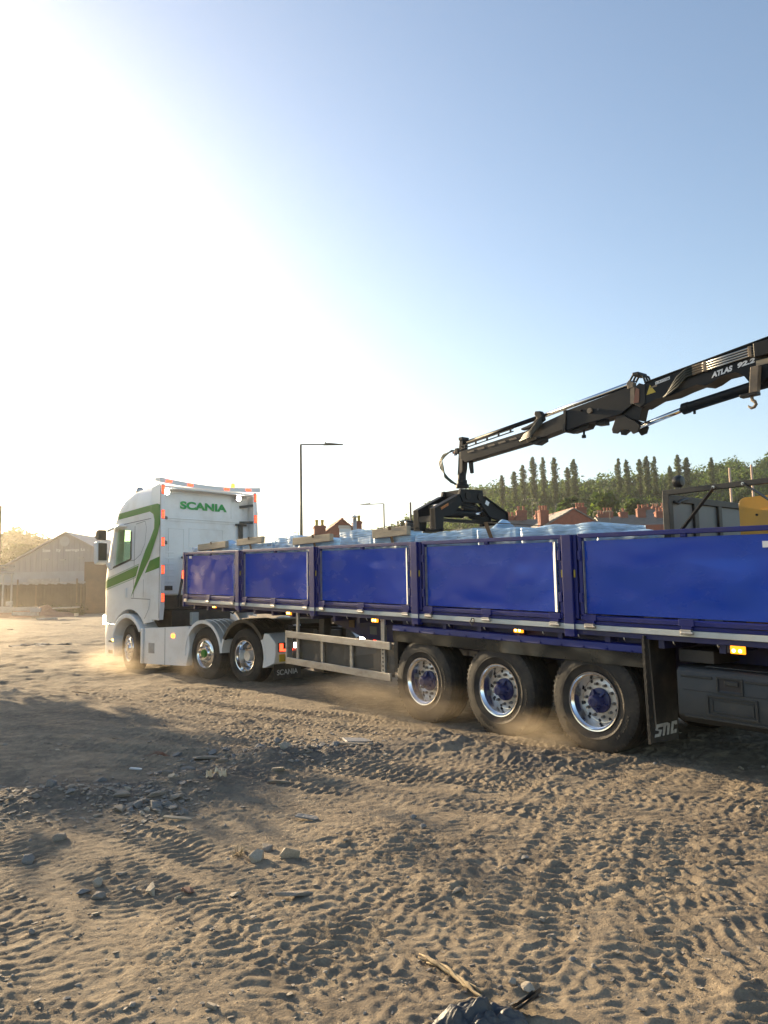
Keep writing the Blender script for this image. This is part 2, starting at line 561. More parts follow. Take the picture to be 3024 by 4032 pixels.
def track_coords(P, X, Y):
    best = np.full(X.shape, 1e9)
    S = np.zeros(X.shape)
    D = np.zeros(X.shape)
    acc = 0.0
    for a, b in zip(P[:-1], P[1:]):
        d = b - a
        L = np.hypot(*d)
        d = d / L
        rx, ry = X - a[0], Y - a[1]
        s = np.clip(rx * d[0] + ry * d[1], 0, L)
        qx, qy = rx - s * d[0], ry - s * d[1]
        dist = np.hypot(qx, qy)
        m = dist < best
        best = np.where(m, dist, best)
        S = np.where(m, acc + s, S)
        D = np.where(m, rx * (-d[1]) + ry * d[0], D)
        acc += L
    return S, D, best

# tyre tracks pressed into the dry soil: (path, width, lug pitch, chevron, depth)
TRACKS = []
_tr = random.Random(12)
def add_pair(p0, p1, p2, width, pitch, chev, depth, gauge=0.62):
    """a vehicle leaves two bands side by side"""
    for g in (-.5, .5):
        d = np.array(p2, float) - np.array(p0, float)
        n = np.array([-d[1], d[0]]) / np.hypot(*d) * g * gauge
        TRACKS.append((bezier(np.array(p0) + n, np.array(p1) + n, np.array(p2) + n), width, pitch * .82 * _tr.uniform(.92, 1.08), chev * g * 2, depth * _tr.uniform(.8, 1.15)))
# sweeping out from the lorry's path towards the near right
add_pair((-8.0, 14.0), (-2.0, 8.6), (3.2, 6.2), .46, .105, .5, .020)
add_pair((-7.0, 15.2), (0.0, 9.0), (5.2, 7.0), .46, .105, .5, .020)
add_pair((-6.0, 10.6), (-1.5, 8.2), (5.0, 5.4), .44, .10, .6, .020)
add_pair((-5.0, 9.0), (0.0, 7.6), (4.6, 4.0), .44, .12, .7, .024)
# turning bands in the near right
add_pair((4.4, 7.4), (2.6, 5.2), (1.6, 2.2), .50, .105, .7, .030)
add_pair((3.0, 7.6), (1.2, 5.4), (0.5, 2.2), .48, .105, -.7, .030)
add_pair((1.8, 7.3), (0.0, 5.0), (-0.3, 2.2), .46, .095, .6, .026)
add_pair((4.8, 6.0), (3.2, 4.4), (2.6, 2.4), .46, .10, .7, .028)
add_pair((4.8, 5.0), (1.5, 4.6), (-1.0, 2.3), .46, .11, .6, .020)
# flatter old tracks on the left
add_pair((-4.6, 5.6), (-2.2, 4.6), (-0.9, 2.2), .46, .10, .45, .017)
add_pair((-3.4, 4.2), (-2.2, 3.6), (-1.4, 2.2), .46, .10, -.45, .017)
add_pair((-5.2, 7.4), (-1.6, 5.6), (1.6, 2.3), .46, .105, .6, .019)
add_pair((-2.6, 6.0), (-1.2, 4.6), (-2.0, 2.3), .46, .10, .5, .017)
add_pair((-9.0, 11.5), (-4.5, 9.5), (-2.4, 6.6), .46, .11, .5, .016)
BERM = [(np.array(p)) for p in ((-4.6, 6.9), (-2.9, 6.55), (-1.7, 6.9), (-1.2, 8.0), (0.6, 8.55), (1.6, 7.5))]

def height(X, Y):
    near = sstep(60, 15, np.hypot(X, Y))
    h = 0.05 * fbm(X * 0.35, Y * 0.35, 3, 1) * near
    wx = X + 0.05 * fbm(X * 3, Y * 3, 3, 21)
    wy = Y + 0.05 * fbm(X * 3, Y * 3, 3, 31)
    clod = fbm(wx * 4.0, wy * 6.5, 4, 3)
    ridg = 1 - 2.2 * np.abs(fbm(wx * 3.2 + 0.6 * fbm(X * 2, Y * 2, 2, 44), wy * 8.0, 3, 13))
    fine = fbm(wx * 17, wy * 23, 3, 5, 0.6)
    fine2 = fbm(wx * 42, wy * 50, 2, 15, 0.6)
    rough = 0.55 + 0.75 * sstep(-0.15, 0.35, fbm(X * 0.6, Y * 0.6, 2, 9))
    smooth_zone = sstep(0.4, -1.6, X) * sstep(5.6, 4.4, Y)
    rough = rough * (1 - 0.2 * smooth_zone)
    h = h + near * rough * (0.008 * clod + 0.008 * ridg + 0.010 * (1 - 2 * np.abs(fine)) + 0.0075 * fine2)
    far = sstep(11, 18, Y) * sstep(75, 50, np.hypot(X, Y))
    h = h + far * (0.075 * fbm(X * 1.3, Y * 1.7, 3, 95) + 0.05 * (1 - 2 * np.abs(fbm(X * 0.8, Y * 1.4, 3, 97))) - .02)
    for k, (P, w, pitch, chev, depth) in enumerate(TRACKS):
        pad = 0.5
        m = (X > P[:, 0].min() - pad) & (X < P[:, 0].max() + pad) & (Y > P[:, 1].min() - pad) & (Y < P[:, 1].max() + pad)
        if not m.any():
            continue
        x, y = wx[m], wy[m]
        S, D, dist = track_coords(P, x, y)
        D = D + 0.05 * vnoise(S * 4, D * 3, 40 + k)
        edge = sstep(w * 0.5, w * 0.5 - 0.05, np.abs(D))
        rim = np.exp(-((np.abs(D) - w * 0.53) / 0.05) ** 2)
        ph = (S + 0.035 * vnoise(x * 5, y * 5, 50 + k) + 0.016 * vnoise(x * 17, y * 17, 70 + k)) / pitch + chev * np.abs(D) / (w * 0.5) + 0.22 * np.sin(D / w * 12.0)
        fr = ph - np.floor(ph)
        lug = np.exp(-((fr - 0.5) / 0.16) ** 2)
        wear = 0.38 + 0.62 * sstep(-0.3, 0.4, vnoise(x * 1.3, y * 1.3, 60 + k))
        add = 0.78 * wear * depth * (edge * (lug * 1.0 - 0.35) + rim * 0.4)
        hh = h[m] * (1 - 0.35 * edge)
        h[m] = hh + add
    for a, b in zip(BERM[:-1], BERM[1:]):
        m = (np.abs(X) < 7) & (Y > 4) & (Y < 11)
        x, y = X[m], Y[m]
        d = b - a
        L = np.hypot(*d)
        d = d / L
        s = np.clip((x - a[0]) * d[0] + (y - a[1]) * d[1], 0, L)
        dist = np.hypot(x - a[0] - s * d[0], y - a[1] - s * d[1])
        h[m] = np.maximum(h[m], h[m] + np.exp(-(dist / 0.34) ** 2) * (0.045 + 0.045 * np.abs(fbm(x * 5, y * 5, 3, 77))))
    return h

GZ = height(GX, GY)
# worn flat under the wheels: soil is pressed down where the tyres stand
def ground_z(x, y):
    i = int(np.clip(np.searchsorted(gx, x) - 1, 0, len(gx) - 2))
    j = int(np.clip(np.searchsorted(gy, y) - 1, 0, len(gy) - 2))
    tx = (x - gx[i]) / (gx[i + 1] - gx[i])
    ty = (y - gy[j]) / (gy[j + 1] - gy[j])
    return float((GZ[j, i] * (1 - tx) + GZ[j, i + 1] * tx) * (1 - ty) + (GZ[j + 1, i] * (1 - tx) + GZ[j + 1, i + 1] * tx) * ty)

def grid_object(name, X, Y, Z, material):
    ny, nx = X.shape
    co = np.stack([X, Y, Z], -1).reshape(-1, 3).astype(np.float32)
    idx = np.arange(nx * ny).reshape(ny, nx)
    q = np.stack([idx[:-1, :-1], idx[:-1, 1:], idx[1:, 1:], idx[1:, :-1]], -1).reshape(-1, 4).astype(np.int32)
    me = bpy.data.meshes.new(name)
    me.vertices.add(len(co))
    me.vertices.foreach_set('co', co.ravel())
    me.loops.add(q.size)
    me.loops.foreach_set('vertex_index', q.ravel())
    me.polygons.add(len(q))
    me.polygons.foreach_set('loop_start', np.arange(0, q.size, 4, dtype=np.int32))
    me.polygons.foreach_set('use_smooth', np.ones(len(q), bool))
    me.update(calc_edges=True)
    me.materials.append(MATS[material])
    o = bpy.data.objects.new(name, me)
    COL.objects.link(o)
    return o

def ground_material():
    m = bpy.data.materials.new('dry_soil')
    m.use_nodes = True
    nt = m.node_tree
    N, L = nt.nodes, nt.links
    b = N['Principled BSDF']
    b.inputs['Roughness'].default_value = 0.92
    b.inputs['Specular IOR Level'].default_value = 0.2
    tc = N.new('ShaderNodeTexCoord')
    def noise(scale, detail=5, rough=0.6):
        n = N.new('ShaderNodeTexNoise')
        n.inputs['Scale'].default_value = scale
        n.inputs['Detail'].default_value = detail
        n.inputs['Roughness'].default_value = rough
        L.new(tc.outputs['Object'], n.inputs['Vector'])
        return n.outputs['Fac']
    def ramp(src, lo, hi):
        r = N.new('ShaderNodeMapRange')
        r.inputs['From Min'].default_value = lo
        r.inputs['From Max'].default_value = hi
        L.new(src, r.inputs['Value'])
        return r.outputs['Result']
    def mix(f, a, bcol):
        x = N.new('ShaderNodeMix')
        x.data_type = 'RGBA'
        L.new(f, x.inputs['Factor'])
        for s, k in ((a, 'A'), (bcol, 'B')):
            if isinstance(s, tuple):
                x.inputs[k].default_value = (*s, 1)
            else:
                L.new(s, x.inputs[k])
        return x.outputs['Result']
    c = mix(ramp(noise(0.55, 4), 0.38, 0.66), (0.300, 0.240, 0.168), (0.185, 0.150, 0.112))
    c = mix(ramp(noise(7, 6), 0.45, 0.75), c, (0.42, 0.335, 0.23))
    c = mix(ramp(noise(38, 4, 0.7), 0.56, 0.74), c, (0.15, 0.12, 0.09))
    # darker stony spoil along the rubble ridge
    att = N.new('ShaderNodeAttribute')
    att.attribute_name = 'spoil'
    c = mix(att.outputs['Fac'], c, mix(ramp(noise(20, 5, 0.7), 0.4, 0.65), (0.13, 0.115, 0.10), (0.22, 0.185, 0.145)))
    L.new(c, b.inputs['Base Color'])
    b1 = N.new('ShaderNodeBump')
    b1.inputs['Strength'].default_value = 0.9
    b1.inputs['Distance'].default_value = 0.02
    L.new(noise(70, 6, 0.7), b1.inputs['Height'])
    b2 = N.new('ShaderNodeBump')
    b2.inputs['Strength'].default_value = 0.5
    b2.inputs['Distance'].default_value = 0.004
    L.new(noise(260, 3, 0.6), b2.inputs['Height'])
    L.new(b1.outputs['Normal'], b2.inputs['Normal'])
    L.new(b2.outputs['Normal'], b.inputs['Normal'])
    MATS['dry_soil'] = m
ground_material()
ground = grid_object('ground', GX, GY, GZ, 'dry_soil')
tag(ground, kind='structure')
# spoil mask (a real patch of different soil)
spoil = np.zeros(GX.shape)
for a, b in zip(BERM[:-1], BERM[1:]):
    d = b - a
    L_ = np.hypot(*d)
    d = d / L_
    s_ = np.clip((GX - a[0]) * d[0] + (GY - a[1]) * d[1], 0, L_)
    dist_ = np.hypot(GX - a[0] - s_ * d[0], GY - a[1] - s_ * d[1])
    spoil = np.maximum(spoil, np.exp(-(dist_ / 0.55) ** 2))
spoil = spoil * (0.45 + 0.55 * sstep(-0.4, 0.3, fbm(GX * 2.2, GY * 2.2, 3, 91)))
at_ = ground.data.attributes.new('spoil', 'FLOAT', 'POINT')
at_.data.foreach_set('value', spoil.ravel().astype(np.float32))

# ------------------------------------------------------------------ stones
def rock_mesh(name, seed, material, flat=0.7, elong=1.3, n=14):
    rnd = random.Random(seed)
    bm = bmesh.new()
    for i in range(n):
        z = rnd.uniform(-1, 1)
        t = rnd.uniform(0, 2 * math.pi)
        r = math.sqrt(1 - z * z)
        k = rnd.uniform(0.8, 1.0)
        bm.verts.new((r * math.cos(t) * elong * k, r * math.sin(t) * k, z * flat * k))
    bmesh.ops.convex_hull(bm, input=bm.verts)
    for v in [v for v in bm.verts if not v.link_faces]:
        bm.verts.remove(v)
    bmesh.ops.bevel(bm, geom=list(bm.edges), offset=0.06, segments=1, affect='EDGES', clamp_overlap=True)
    me = bpy.data.meshes.new(name)
    bm.to_mesh(me)
    bm.free()
    me.materials.append(MATS[material])
    return me

ROCKS = [rock_mesh('rock', s, m, fl, el) for s, m, fl, el in
         ((1, 'rock', .7, 1.2), (2, 'rock_grey', .55, 1.4), (3, 'rock_pale', .75, 1.15), (4, 'rock', .45, 1.6), (5, 'rock_grey', .8, 1.1), (6, 'rock_pale', .5, 1.5), (7, 'brick_bit', .6, 1.5))]

def put_rock(x, y, size, kind, label, group=None, name='rock', seed=0, scl=(1, 1, 1)):
    rnd = random.Random(seed + int(x * 977) + int(y * 613))
    o = bpy.data.objects.new(name, ROCKS[kind])
    COL.objects.link(o)
    o.scale = (size * scl[0], size * scl[1], size * scl[2])
    o.rotation_euler = (rnd.uniform(-.25, .25), rnd.uniform(-.25, .25), rnd.uniform(0, 6.28))
    o.location = (x, y, ground_z(x, y) + size * scl[2] * 0.28)
    tag(o, label, 'rock', group)
    return o

def px(u, v):
    p = on_ground(u, v)
    return p.x, p.y
x, y = px(1145, 3380)
put_rock(x, y, 0.070, 2, 'pale tan angular stone block standing in the dug soil', seed=3, scl=(1, 1, 1.15))
x, y = px(1010, 3385)
put_rock(x, y, 0.062, 2, 'pale pointed stone beside the dry twigs in the soil', seed=5, scl=(1, .9, 1.25))
x, y = px(1050, 3345)
put_rock(x, y, 0.055, 0, 'brown stone half buried behind the pale pointed stone', seed=8)
x, y = px(1160, 3530)
put_rock(x, y, 0.085, 3, 'long flat grey slab of stone lying on the soil', seed=6, scl=(1.1, .6, .5))
x, y = px(740, 3512)
put_rock(x, y, 0.040, 6, 'orange brown lump of brick on the bare soil', seed=2)
x, y = px(600, 3515)
put_rock(x, y, 0.050, 2, 'sharp pale stone tilted up at the end of a stone row', seed=4, scl=(1, .8, 1.3))
x, y = px(383, 3488)
put_rock(x, y, 0.042, 2, 'squarish pale stone with a sunlit left face', seed=1, scl=(.9, .9, 1.2))
x, y = px(330, 3525)
put_rock(x, y, 0.048, 1, 'flat grey stone lying between the square pale stone and brown lump', seed=9, scl=(1, .7, .7))
x, y = px(108, 3395)
put_rock(x, y, 0.055, 4, 'dark squat stone sitting alone in the tyre tracks', seed=7)
x, y = px(238, 3310)
put_rock(x, y, 0.060, 0, 'brown knobbly rock with crumbs of soil round it', seed=12)
x, y = px(385, 3540)
put_rock(x, y, 0.045, 0, 'brown stone just below the square pale stone', seed=13)
x, y = px(1120, 2985)
put_rock(x, y, 0.085, 2, 'pale upright stone on the grey rubble ridge', seed=21)
x, y = px(1095, 3050)
put_rock(x, y, 0.075, 2, 'low pale tan stone at the foot of the rubble ridge', seed=22, scl=(1.2, .8, .6))
x, y = px(800, 2998)
put_rock(x, y, 0.16, 3, 'large flat grey stone among small stones on the ridge', seed=23, scl=(1.2, .7, .4))
x, y = px(1100, 3090)
put_rock(x, y, 0.07, 3, 'dark flat stone below the low pale stone', seed=24, scl=(1.2, .8, .6))

rnd = random.Random(42)
ridge = [np.array(p) for p in ((0, 3180), (330, 3130), (560, 3175), (700, 3165), (760, 3010), (1000, 2975), (1250, 2950), (1440, 2960))]
KIND_LABEL = {0: 'rounded brown stone', 1: 'long dark grey stone', 2: 'chunky pale tan stone', 3: 'thin flat brown stone', 4: 'blocky dark grey stone', 5: 'flat pale tan stone'}
for i in range(110):
    k = rnd.randrange(len(ridge) - 1)
    t = rnd.random()
    p = ridge[k] * (1 - t) + ridge[k + 1] * t
    u, v = p[0] + rnd.gauss(0, 45), p[1] + rnd.gauss(0, 26)
    x, y = px(u, v)
    put_rock(x, y, rnd.choice((.025, .03, .035, .04, .05, .065)) * rnd.uniform(.8, 1.2), (kk := rnd.choice((0, 1, 1, 4, 3, 3, 2))), KIND_LABEL[kk] + ' lying in the rubble ridge', 'stones in the rubble ridge', seed=i)
for i in range(80):
    u, v = rnd.uniform(0, 3024), 2960 + 1050 * rnd.random() ** 1.3
    if u > 1400 and v < 3000:
        continue
    x, y = px(u, v)
    put_rock(x, y, rnd.choice((.012, .015, .018, .024, .03)), (kk := rnd.choice((0, 1, 2, 3, 4, 5))), KIND_LABEL[kk] + ' scattered loose on the tracked soil', 'loose stones on the soil', seed=500 + i)

# countless crumbs of stone
def gravel():
    rs = np.random.RandomState(3)
    base = [np.array([v.co[:] for v in ROCKS[k].vertices]) for k in (0, 1, 3)]
    raw = []
    for s in range(3):
        r = random.Random(90 + s)
        bm = bmesh.new()
        for i in range(8):
            z = r.uniform(-1, 1)
            t = r.uniform(0, 6.28)
            q = math.sqrt(1 - z * z)
            bm.verts.new((q * math.cos(t) * 1.25, q * math.sin(t), z * .65))
        bmesh.ops.convex_hull(bm, input=bm.verts)
        bm.verts.index_update()
        raw.append(([tuple(v.co) for v in bm.verts], [tuple(v.index for v in f.verts) for f in bm.faces]))
        bm.free()
    mb = MB()
    n = 0
    while n < 3600:
        if rs.rand() < 0.42:
            k = rs.randint(len(ridge) - 1)
            t = rs.rand()
            p = ridge[k] * (1 - t) + ridge[k + 1] * t
            u, v = p[0] + rs.randn() * 90, p[1] + rs.randn() * 42
            size = 0.008 + 0.020 * rs.rand() ** 2
        else:
            u, v = rs.uniform(-100, 3124), 2560 + 1500 * rs.rand() ** 1.1
            size = 0.004 + 0.010 * rs.rand() ** 3
            if v < 2950:
                size *= 2.2
        if v < 2480:
            continue
        q = on_ground(u, v)
        if q.y > 22 or q.y < 2.5:
            continue
        c, s = math.cos(rs.rand() * 6.28), math.sin(rs.rand() * 6.28)
        V, Fc = raw[n % 3]
        z0 = ground_z(q.x, q.y) + size * 0.2
        mb.add([(q.x + size * (a * c - b * s), q.y + size * (a * s + b * c), z0 + size * d) for a, b, d in V], Fc)
        n += 1
    o = mb.build('gravel', 'rock')
    tag(o, 'scattered small stones and crumbs of soil over the yard', 'gravel', kind='stuff')
gravel()
# ------------------------------------------------------------------ wheels (axis along local y, outer face towards +y)
def tyre_profile(r, w):
    rr = 0.30
    return [(rr, -w * .40), (rr + .05, -w * .47), (r * .80, -w * .5), (r - .045, -w * .47), (r - .008, -w * .41), (r, -w * .33),
            (r, -w * .27), (r - .012, -w * .265), (r - .012, -w * .245), (r, -w * .24),
            (r, -w * .10), (r - .012, -w * .095), (r - .012, -w * .075), (r, -w * .07),
            (r, w * .07), (r - .012, w * .075), (r - .012, w * .095), (r, w * .10),
            (r, w * .24), (r - .012, w * .245), (r - .012, w * .265), (r, w * .27),
            (r, w * .33), (r - .008, w * .41), (r - .03, w * .455), (r - .045, w * .468), (r - .06, w * .470), (r * .80, w * .5), (r * .72, w * .498), (r * .715, w * .508), (r * .70, w * .508), (r * .695, w * .494), (rr + .05, w * .47), (rr + .012, w * .445), (rr, w * .40)]

def tyre_mesh(name, r, w, lugs=False):
    mb = MB().lathe(tyre_profile(r, w), 72)
    if lugs:
        for i in range(60):
            t0 = 2 * math.pi * i / 60
            for t in (t0,):
                c, s = math.cos(t), math.sin(t)
                vs = []
                for dr, dy in ((0.0, .30), (.0, .445), (-.05, .475), (-.05, .33)):
                    for dt in (-.018, .018):
                        rr_ = r - .004 + dr
                        vs.append((rr_ * math.cos(t + dt), w * dy, rr_ * math.sin(t + dt)))
                mb.add(vs, [(0, 2, 3, 1), (2, 4, 5, 3), (4, 6, 7, 5), (0, 1, 7, 6), (0, 6, 4, 2), (1, 3, 5, 7)])
    # raised sidewall lettering blocks, as moulded marks
    rnd = random.Random(5)
    for a0 in (3.6, 5.4):
        for k in range(9):
            t = a0 + k * 0.075
            if rnd.random() < .15:
                continue
            vs = []
            for rr_ in (r * .77, r * .825):
                for dt in (-.022, .022):
                    for y in (w * .492, w * .508):
                        vs.append((rr_ * math.cos(t + dt), y, rr_ * math.sin(t + dt)))
            mb.add(vs, [(0, 1, 3, 2), (4, 6, 7, 5), (0, 4, 5, 1), (2, 3, 7, 6), (1, 5, 7, 3)])
    me = mb.mesh(name, 'rubber', True)
    me.set_sharp_from_angle(angle=R(35))
    return me

def wheel_template(name, r, w, style):
    """style 'deep' (trailer / drive: dished in) or 'flat' (front: disc near the face)"""
    face = w * .46
    if style == 'deep':
        prof = [(.305, face - .005), (.300, face + .008), (.288, face + .006), (.278, face - .018), (.262, face - .03), (.256, face - .06), (.244, face - .085), (.238, face - .12), (.226, face - .14), (.205, face - .143), (.10, face - .135), (.085, face - .14), (.0, face - .14)]
    elif style == 'drive':
        prof = [(.305, face - .005), (.300, face + .008), (.286, face + .004), (.278, face - .02), (.262, face - .04), (.252, face - .10), (.240, face - .15), (.228, face - .17), (.20, face - .175), (.0, face - .175)]
    else:
        prof = [(.305, face - .005), (.300, face + .008), (.288, face + .004), (.278, face - .02), (.266, face - .03), (.258, face - .01), (.225, face + .005), (.19, face + .012), (.14, face + .006), (.12, face + .03), (.0, face + .035)]
    mb = MB().lathe(prof, 64)
    mb.lathe([(.30, -w * .44), (.30, face - .01)], 48)
    me = mb.mesh(name, 'polished_rim', True)
    me.set_sharp_from_angle(angle=R(32))
    wh = bpy.data.objects.new('wheel', me)
    COL.objects.link(wh)
    ty = bpy.data.objects.new('tyre', tyre_mesh('tyre', r, w, style == 'deep'))
    COL.objects.link(ty)
    ty.parent = wh
    if style == 'deep':
        disc = MB().lathe([(.222, face - .139), (.205, face - .128), (.11, face - .122), (.08, face - .13)], 48).build('wheel_disc', 'wheel_disc', wh, auto=30)
        hub = MB().lathe([(.128, face - .13), (.126, face - .098), (.112, face - .09), (.074, face - .088), (.066, face - .05), (.058, face + .012), (.050, face + .024), (.030, face + .026), (.028, face + .021), (.0, face + .021)], 32)
        for k in range(5):
            t = 2 * math.pi * k / 5
            hub.bar((.06 * math.cos(t), face - .058, .06 * math.sin(t)), (.118 * math.cos(t), face - .084, .118 * math.sin(t)), .024, .03, (0, 1, 0))
        hub.build('hub', 'blue_hub', wh, auto=40)
        f1, nutr, rn = face - .126, .1675, 10
    elif style == 'drive':
        hub = MB().lathe([(.10, face - .175), (.10, face - .06), (.092, face - .045), (.0, face - .045)], 32)
        hub.build('hub', 'wheel_disc', wh, auto=40)
        f1, nutr, rn = face - .175, .1675, 10
    else:
        f1, nutr, rn = face + .006, .1675, 10
        MB().lathe([(.085, face + .028), (.082, face + .055), (.0, face + .06)], 24).build('hub', 'green_paint' if style == 'mid' else 'chrome', wh, auto=40)
    nut = MB().cyl((0, 0, 0), (0, .042, 0), .0185, .0145, 6).mesh('wheel_nut', 'nut_steel' if style != 'flat' else 'chrome')
    for k in range(rn):
        t = 2 * math.pi * (k + .5) / rn
        n = bpy.data.objects.new('wheel_nut', nut)
        COL.objects.link(n)
        n.parent = wh
        n.location = (nutr * math.cos(t), f1, nutr * math.sin(t))
    if style in ('deep', 'drive', 'mid', 'flat'):
        holes = MB()
        for k in range(10):
            t = 2 * math.pi * k / 10
            rr_ = .207 if style != 'flat' else .232
            fy = {'deep': face - .1285, 'drive': face - .174, 'mid': face + .006, 'flat': face + .003}[style]
            holes.cyl((rr_ * math.cos(t), fy - .006, rr_ * math.sin(t)), (rr_ * math.cos(t), fy + .0035, rr_ * math.sin(t)), .0165, n=12)
        holes.build('vent_hole', 'dark_letter', wh)
    return wh

def place_wheel(tpl, parent, x, y, z, flip=False, steer=0.0, spin=0.0, first=False):
    w = tpl if first else copy_tree(tpl)
    w.parent = parent
    w.location = (x, y, z)
    w.rotation_euler = Euler((0, spin, R(steer) + (math.pi if flip else 0)), 'XYZ')
    return w

# ------------------------------------------------------------------ tractor unit
KW = 1.33
KH = 47.109
_ka = R(KH)
KU = Vector((-math.sin(_ka), math.cos(_ka), 0))
KL = Vector((-math.cos(_ka), -math.sin(_ka), 0))
TRK = empty('truck', Vector((-2.7247, 14.7692, 0)) - KL * KW, math.pi / 2 + _ka)
tag(TRK, 'white tractor lorry with green stripes, coupled to the blue trailer', 'truck')

def cab_section(z):
    zs = [1.05, 1.40, 1.80, 2.05, 2.35, 2.9, 3.37, 3.62, 3.79, 3.92, 4.04, 4.12, 4.17]
    xe = [5.28, 5.29, 5.30, 5.30, 5.24, 5.10, 4.94, 4.82, 4.68, 4.50, 4.22, 3.80, 3.45]
    fr = [5.70, 5.72, 5.73, 5.72, 5.66, 5.50, 5.33, 5.20, 5.04, 4.82, 4.50, 4.02, 3.55]
    hw = [1.33, 1.33, 1.33, 1.33, 1.33, 1.33, 1.33, 1.328, 1.322, 1.31, 1.285, 1.23, 1.12]
    return np.interp(z, zs, xe), np.interp(z, zs, fr), np.interp(z, zs, hw)

def cab_side_y(x, z):
    if x < 3.37:
        return 1.332
    xe, fr, hw = cab_section(z)
    if x <= xe:
        return hw
    t = min(1.0, (x - xe) / (fr - xe) * 1.03)
    return hw - 0.42 * (1 - math.sqrt(max(0, 1 - t * t)))

def build_cab():
    zs = [1.05, 1.2, 1.4, 1.6, 1.8, 1.95, 2.05, 2.2, 2.35, 2.6, 2.9, 3.15, 3.37, 3.5, 3.62, 3.71, 3.79, 3.86, 3.92, 3.98, 4.04, 4.08, 4.12, 4.15, 4.17]
    loops = []
    for z in zs:
        xe, fr, hw = cab_section(z)
        L = [(3.30, hw - .05)]
        L += [(3.32, hw - .012), (3.36, hw)]
        for x in np.linspace(3.5, xe, 7):
            L.append((x, hw))
        for k in range(1, 8):
            t = k / 8
            a = t * math.pi / 2
            L.append((xe + (fr - xe) * math.sin(a) * .985, hw - .42 * (1 - math.cos(a))))
        L.append((fr, (hw - .42) * .55))
        half = L
        full = half + [(fr + .008, 0)] + [(x, -y) for x, y in reversed(half)]
        loops.append([(x, y, z) for x, y in full])
    n = len(loops[0])
    vs = [p for l in loops for p in l]
    fs = []
    for k in range(len(zs) - 1):
        for i in range(n):
            j = (i + 1) % n
            fs.append((k * n + i, k * n + j, (k + 1) * n + j, (k + 1) * n + i))
    fs.append(tuple(reversed(range(n))))
    fs.append(tuple((len(zs) - 1) * n + i for i in range(n)))
    mb = MB().add(vs, fs)
    body = mb.build('cab', 'white_paint', None, smooth=True)
    # hollow it and cut window and wheel arch openings
    inner = MB().box(3.42, 5.2, -1.24, 1.24, 1.5, 3.45)
    cut = MB()
    cut.prism([(4.30, 2.52), (5.02, 2.37), (5.035, 2.44), (4.935, 3.20), (4.88, 3.27), (4.26, 3.20), (4.22, 3.14), (4.22, 2.56)], -1.6, 1.6)
    ws = MB().prism([(-1.0, 2.42), (1.0, 2.42), (.96, 3.32), (-.96, 3.32)], 5.0, 6.2, 'x')
    arch = MB().cyl((4.28, -1.6, .55), (4.28, 1.6, .55), .84, n=40)
    low = MB().box(4.9, 6.2, -1.6, 1.6, .9, 1.12)
    back = MB().box(3.0, 4.25, -1.27, 1.27, .9, 1.70)
    sill = MB().prism([(2.9, .9), (3.62, .9), (3.60, 1.085), (2.9, 1.15)], -1.6, 1.6)
    for m in (inner, cut, ws, arch, back, sill):
        c = m.build('cutter', 'seat_dark')
        md = body.modifiers.new('cut', 'BOOLEAN')
        md.operation = 'DIFFERENCE'
        md.solver = 'EXACT'
        md.object = c
        bpy.context.view_layer.update()
        dg = bpy.context.evaluated_depsgraph_get()
        new = bpy.data.meshes.new_from_object(body.evaluated_get(dg))
        body.modifiers.clear()
        body.data = new
        bpy.data.objects.remove(c)
    body.data.materials.clear()
    body.data.materials.append(MATS['white_paint'])
    for p in body.data.polygons:
        p.material_index = 0
    body.data.set_sharp_from_angle(angle=R(28))
    body.parent = TRK
    return body
CAB = build_cab()

def side_patch(poly, name, material, parent, off=0.004, sign=1, step=0.06):
    """flat print that follows the curved cab side"""
    bm = bmesh.new()
    vs = [bm.verts.new((p[0], 0, p[1])) for p in poly]
    es = [bm.edges.new((vs[i], vs[(i + 1) % len(vs)])) for i in range(len(vs))]
    bmesh.ops.triangle_fill(bm, use_beauty=True, edges=es)
    x0, x1 = min(p[0] for p in poly), max(p[0] for p in poly)
    z0, z1 = min(p[1] for p in poly), max(p[1] for p in poly)
    for k in range(1, int((x1 - x0) / step) + 1):
        bmesh.ops.bisect_plane(bm, geom=bm.verts[:] + bm.edges[:] + bm.faces[:], plane_co=(x0 + k * step, 0, 0), plane_no=(1, 0, 0))
    for k in range(1, int((z1 - z0) / .12) + 1):
        bmesh.ops.bisect_plane(bm, geom=bm.verts[:] + bm.edges[:] + bm.faces[:], plane_co=(0, 0, z0 + k * .12), plane_no=(0, 0, 1))
    for v in bm.verts:
        v.co.y = sign * (cab_side_y(v.co.x, v.co.z) + off)
    me = bpy.data.meshes.new(name)
    bm.to_mesh(me)
    bm.free()
    me.materials.append(MATS[material])
    o = bpy.data.objects.new(name, me)
    COL.objects.link(o)
    o.parent = parent
    return o

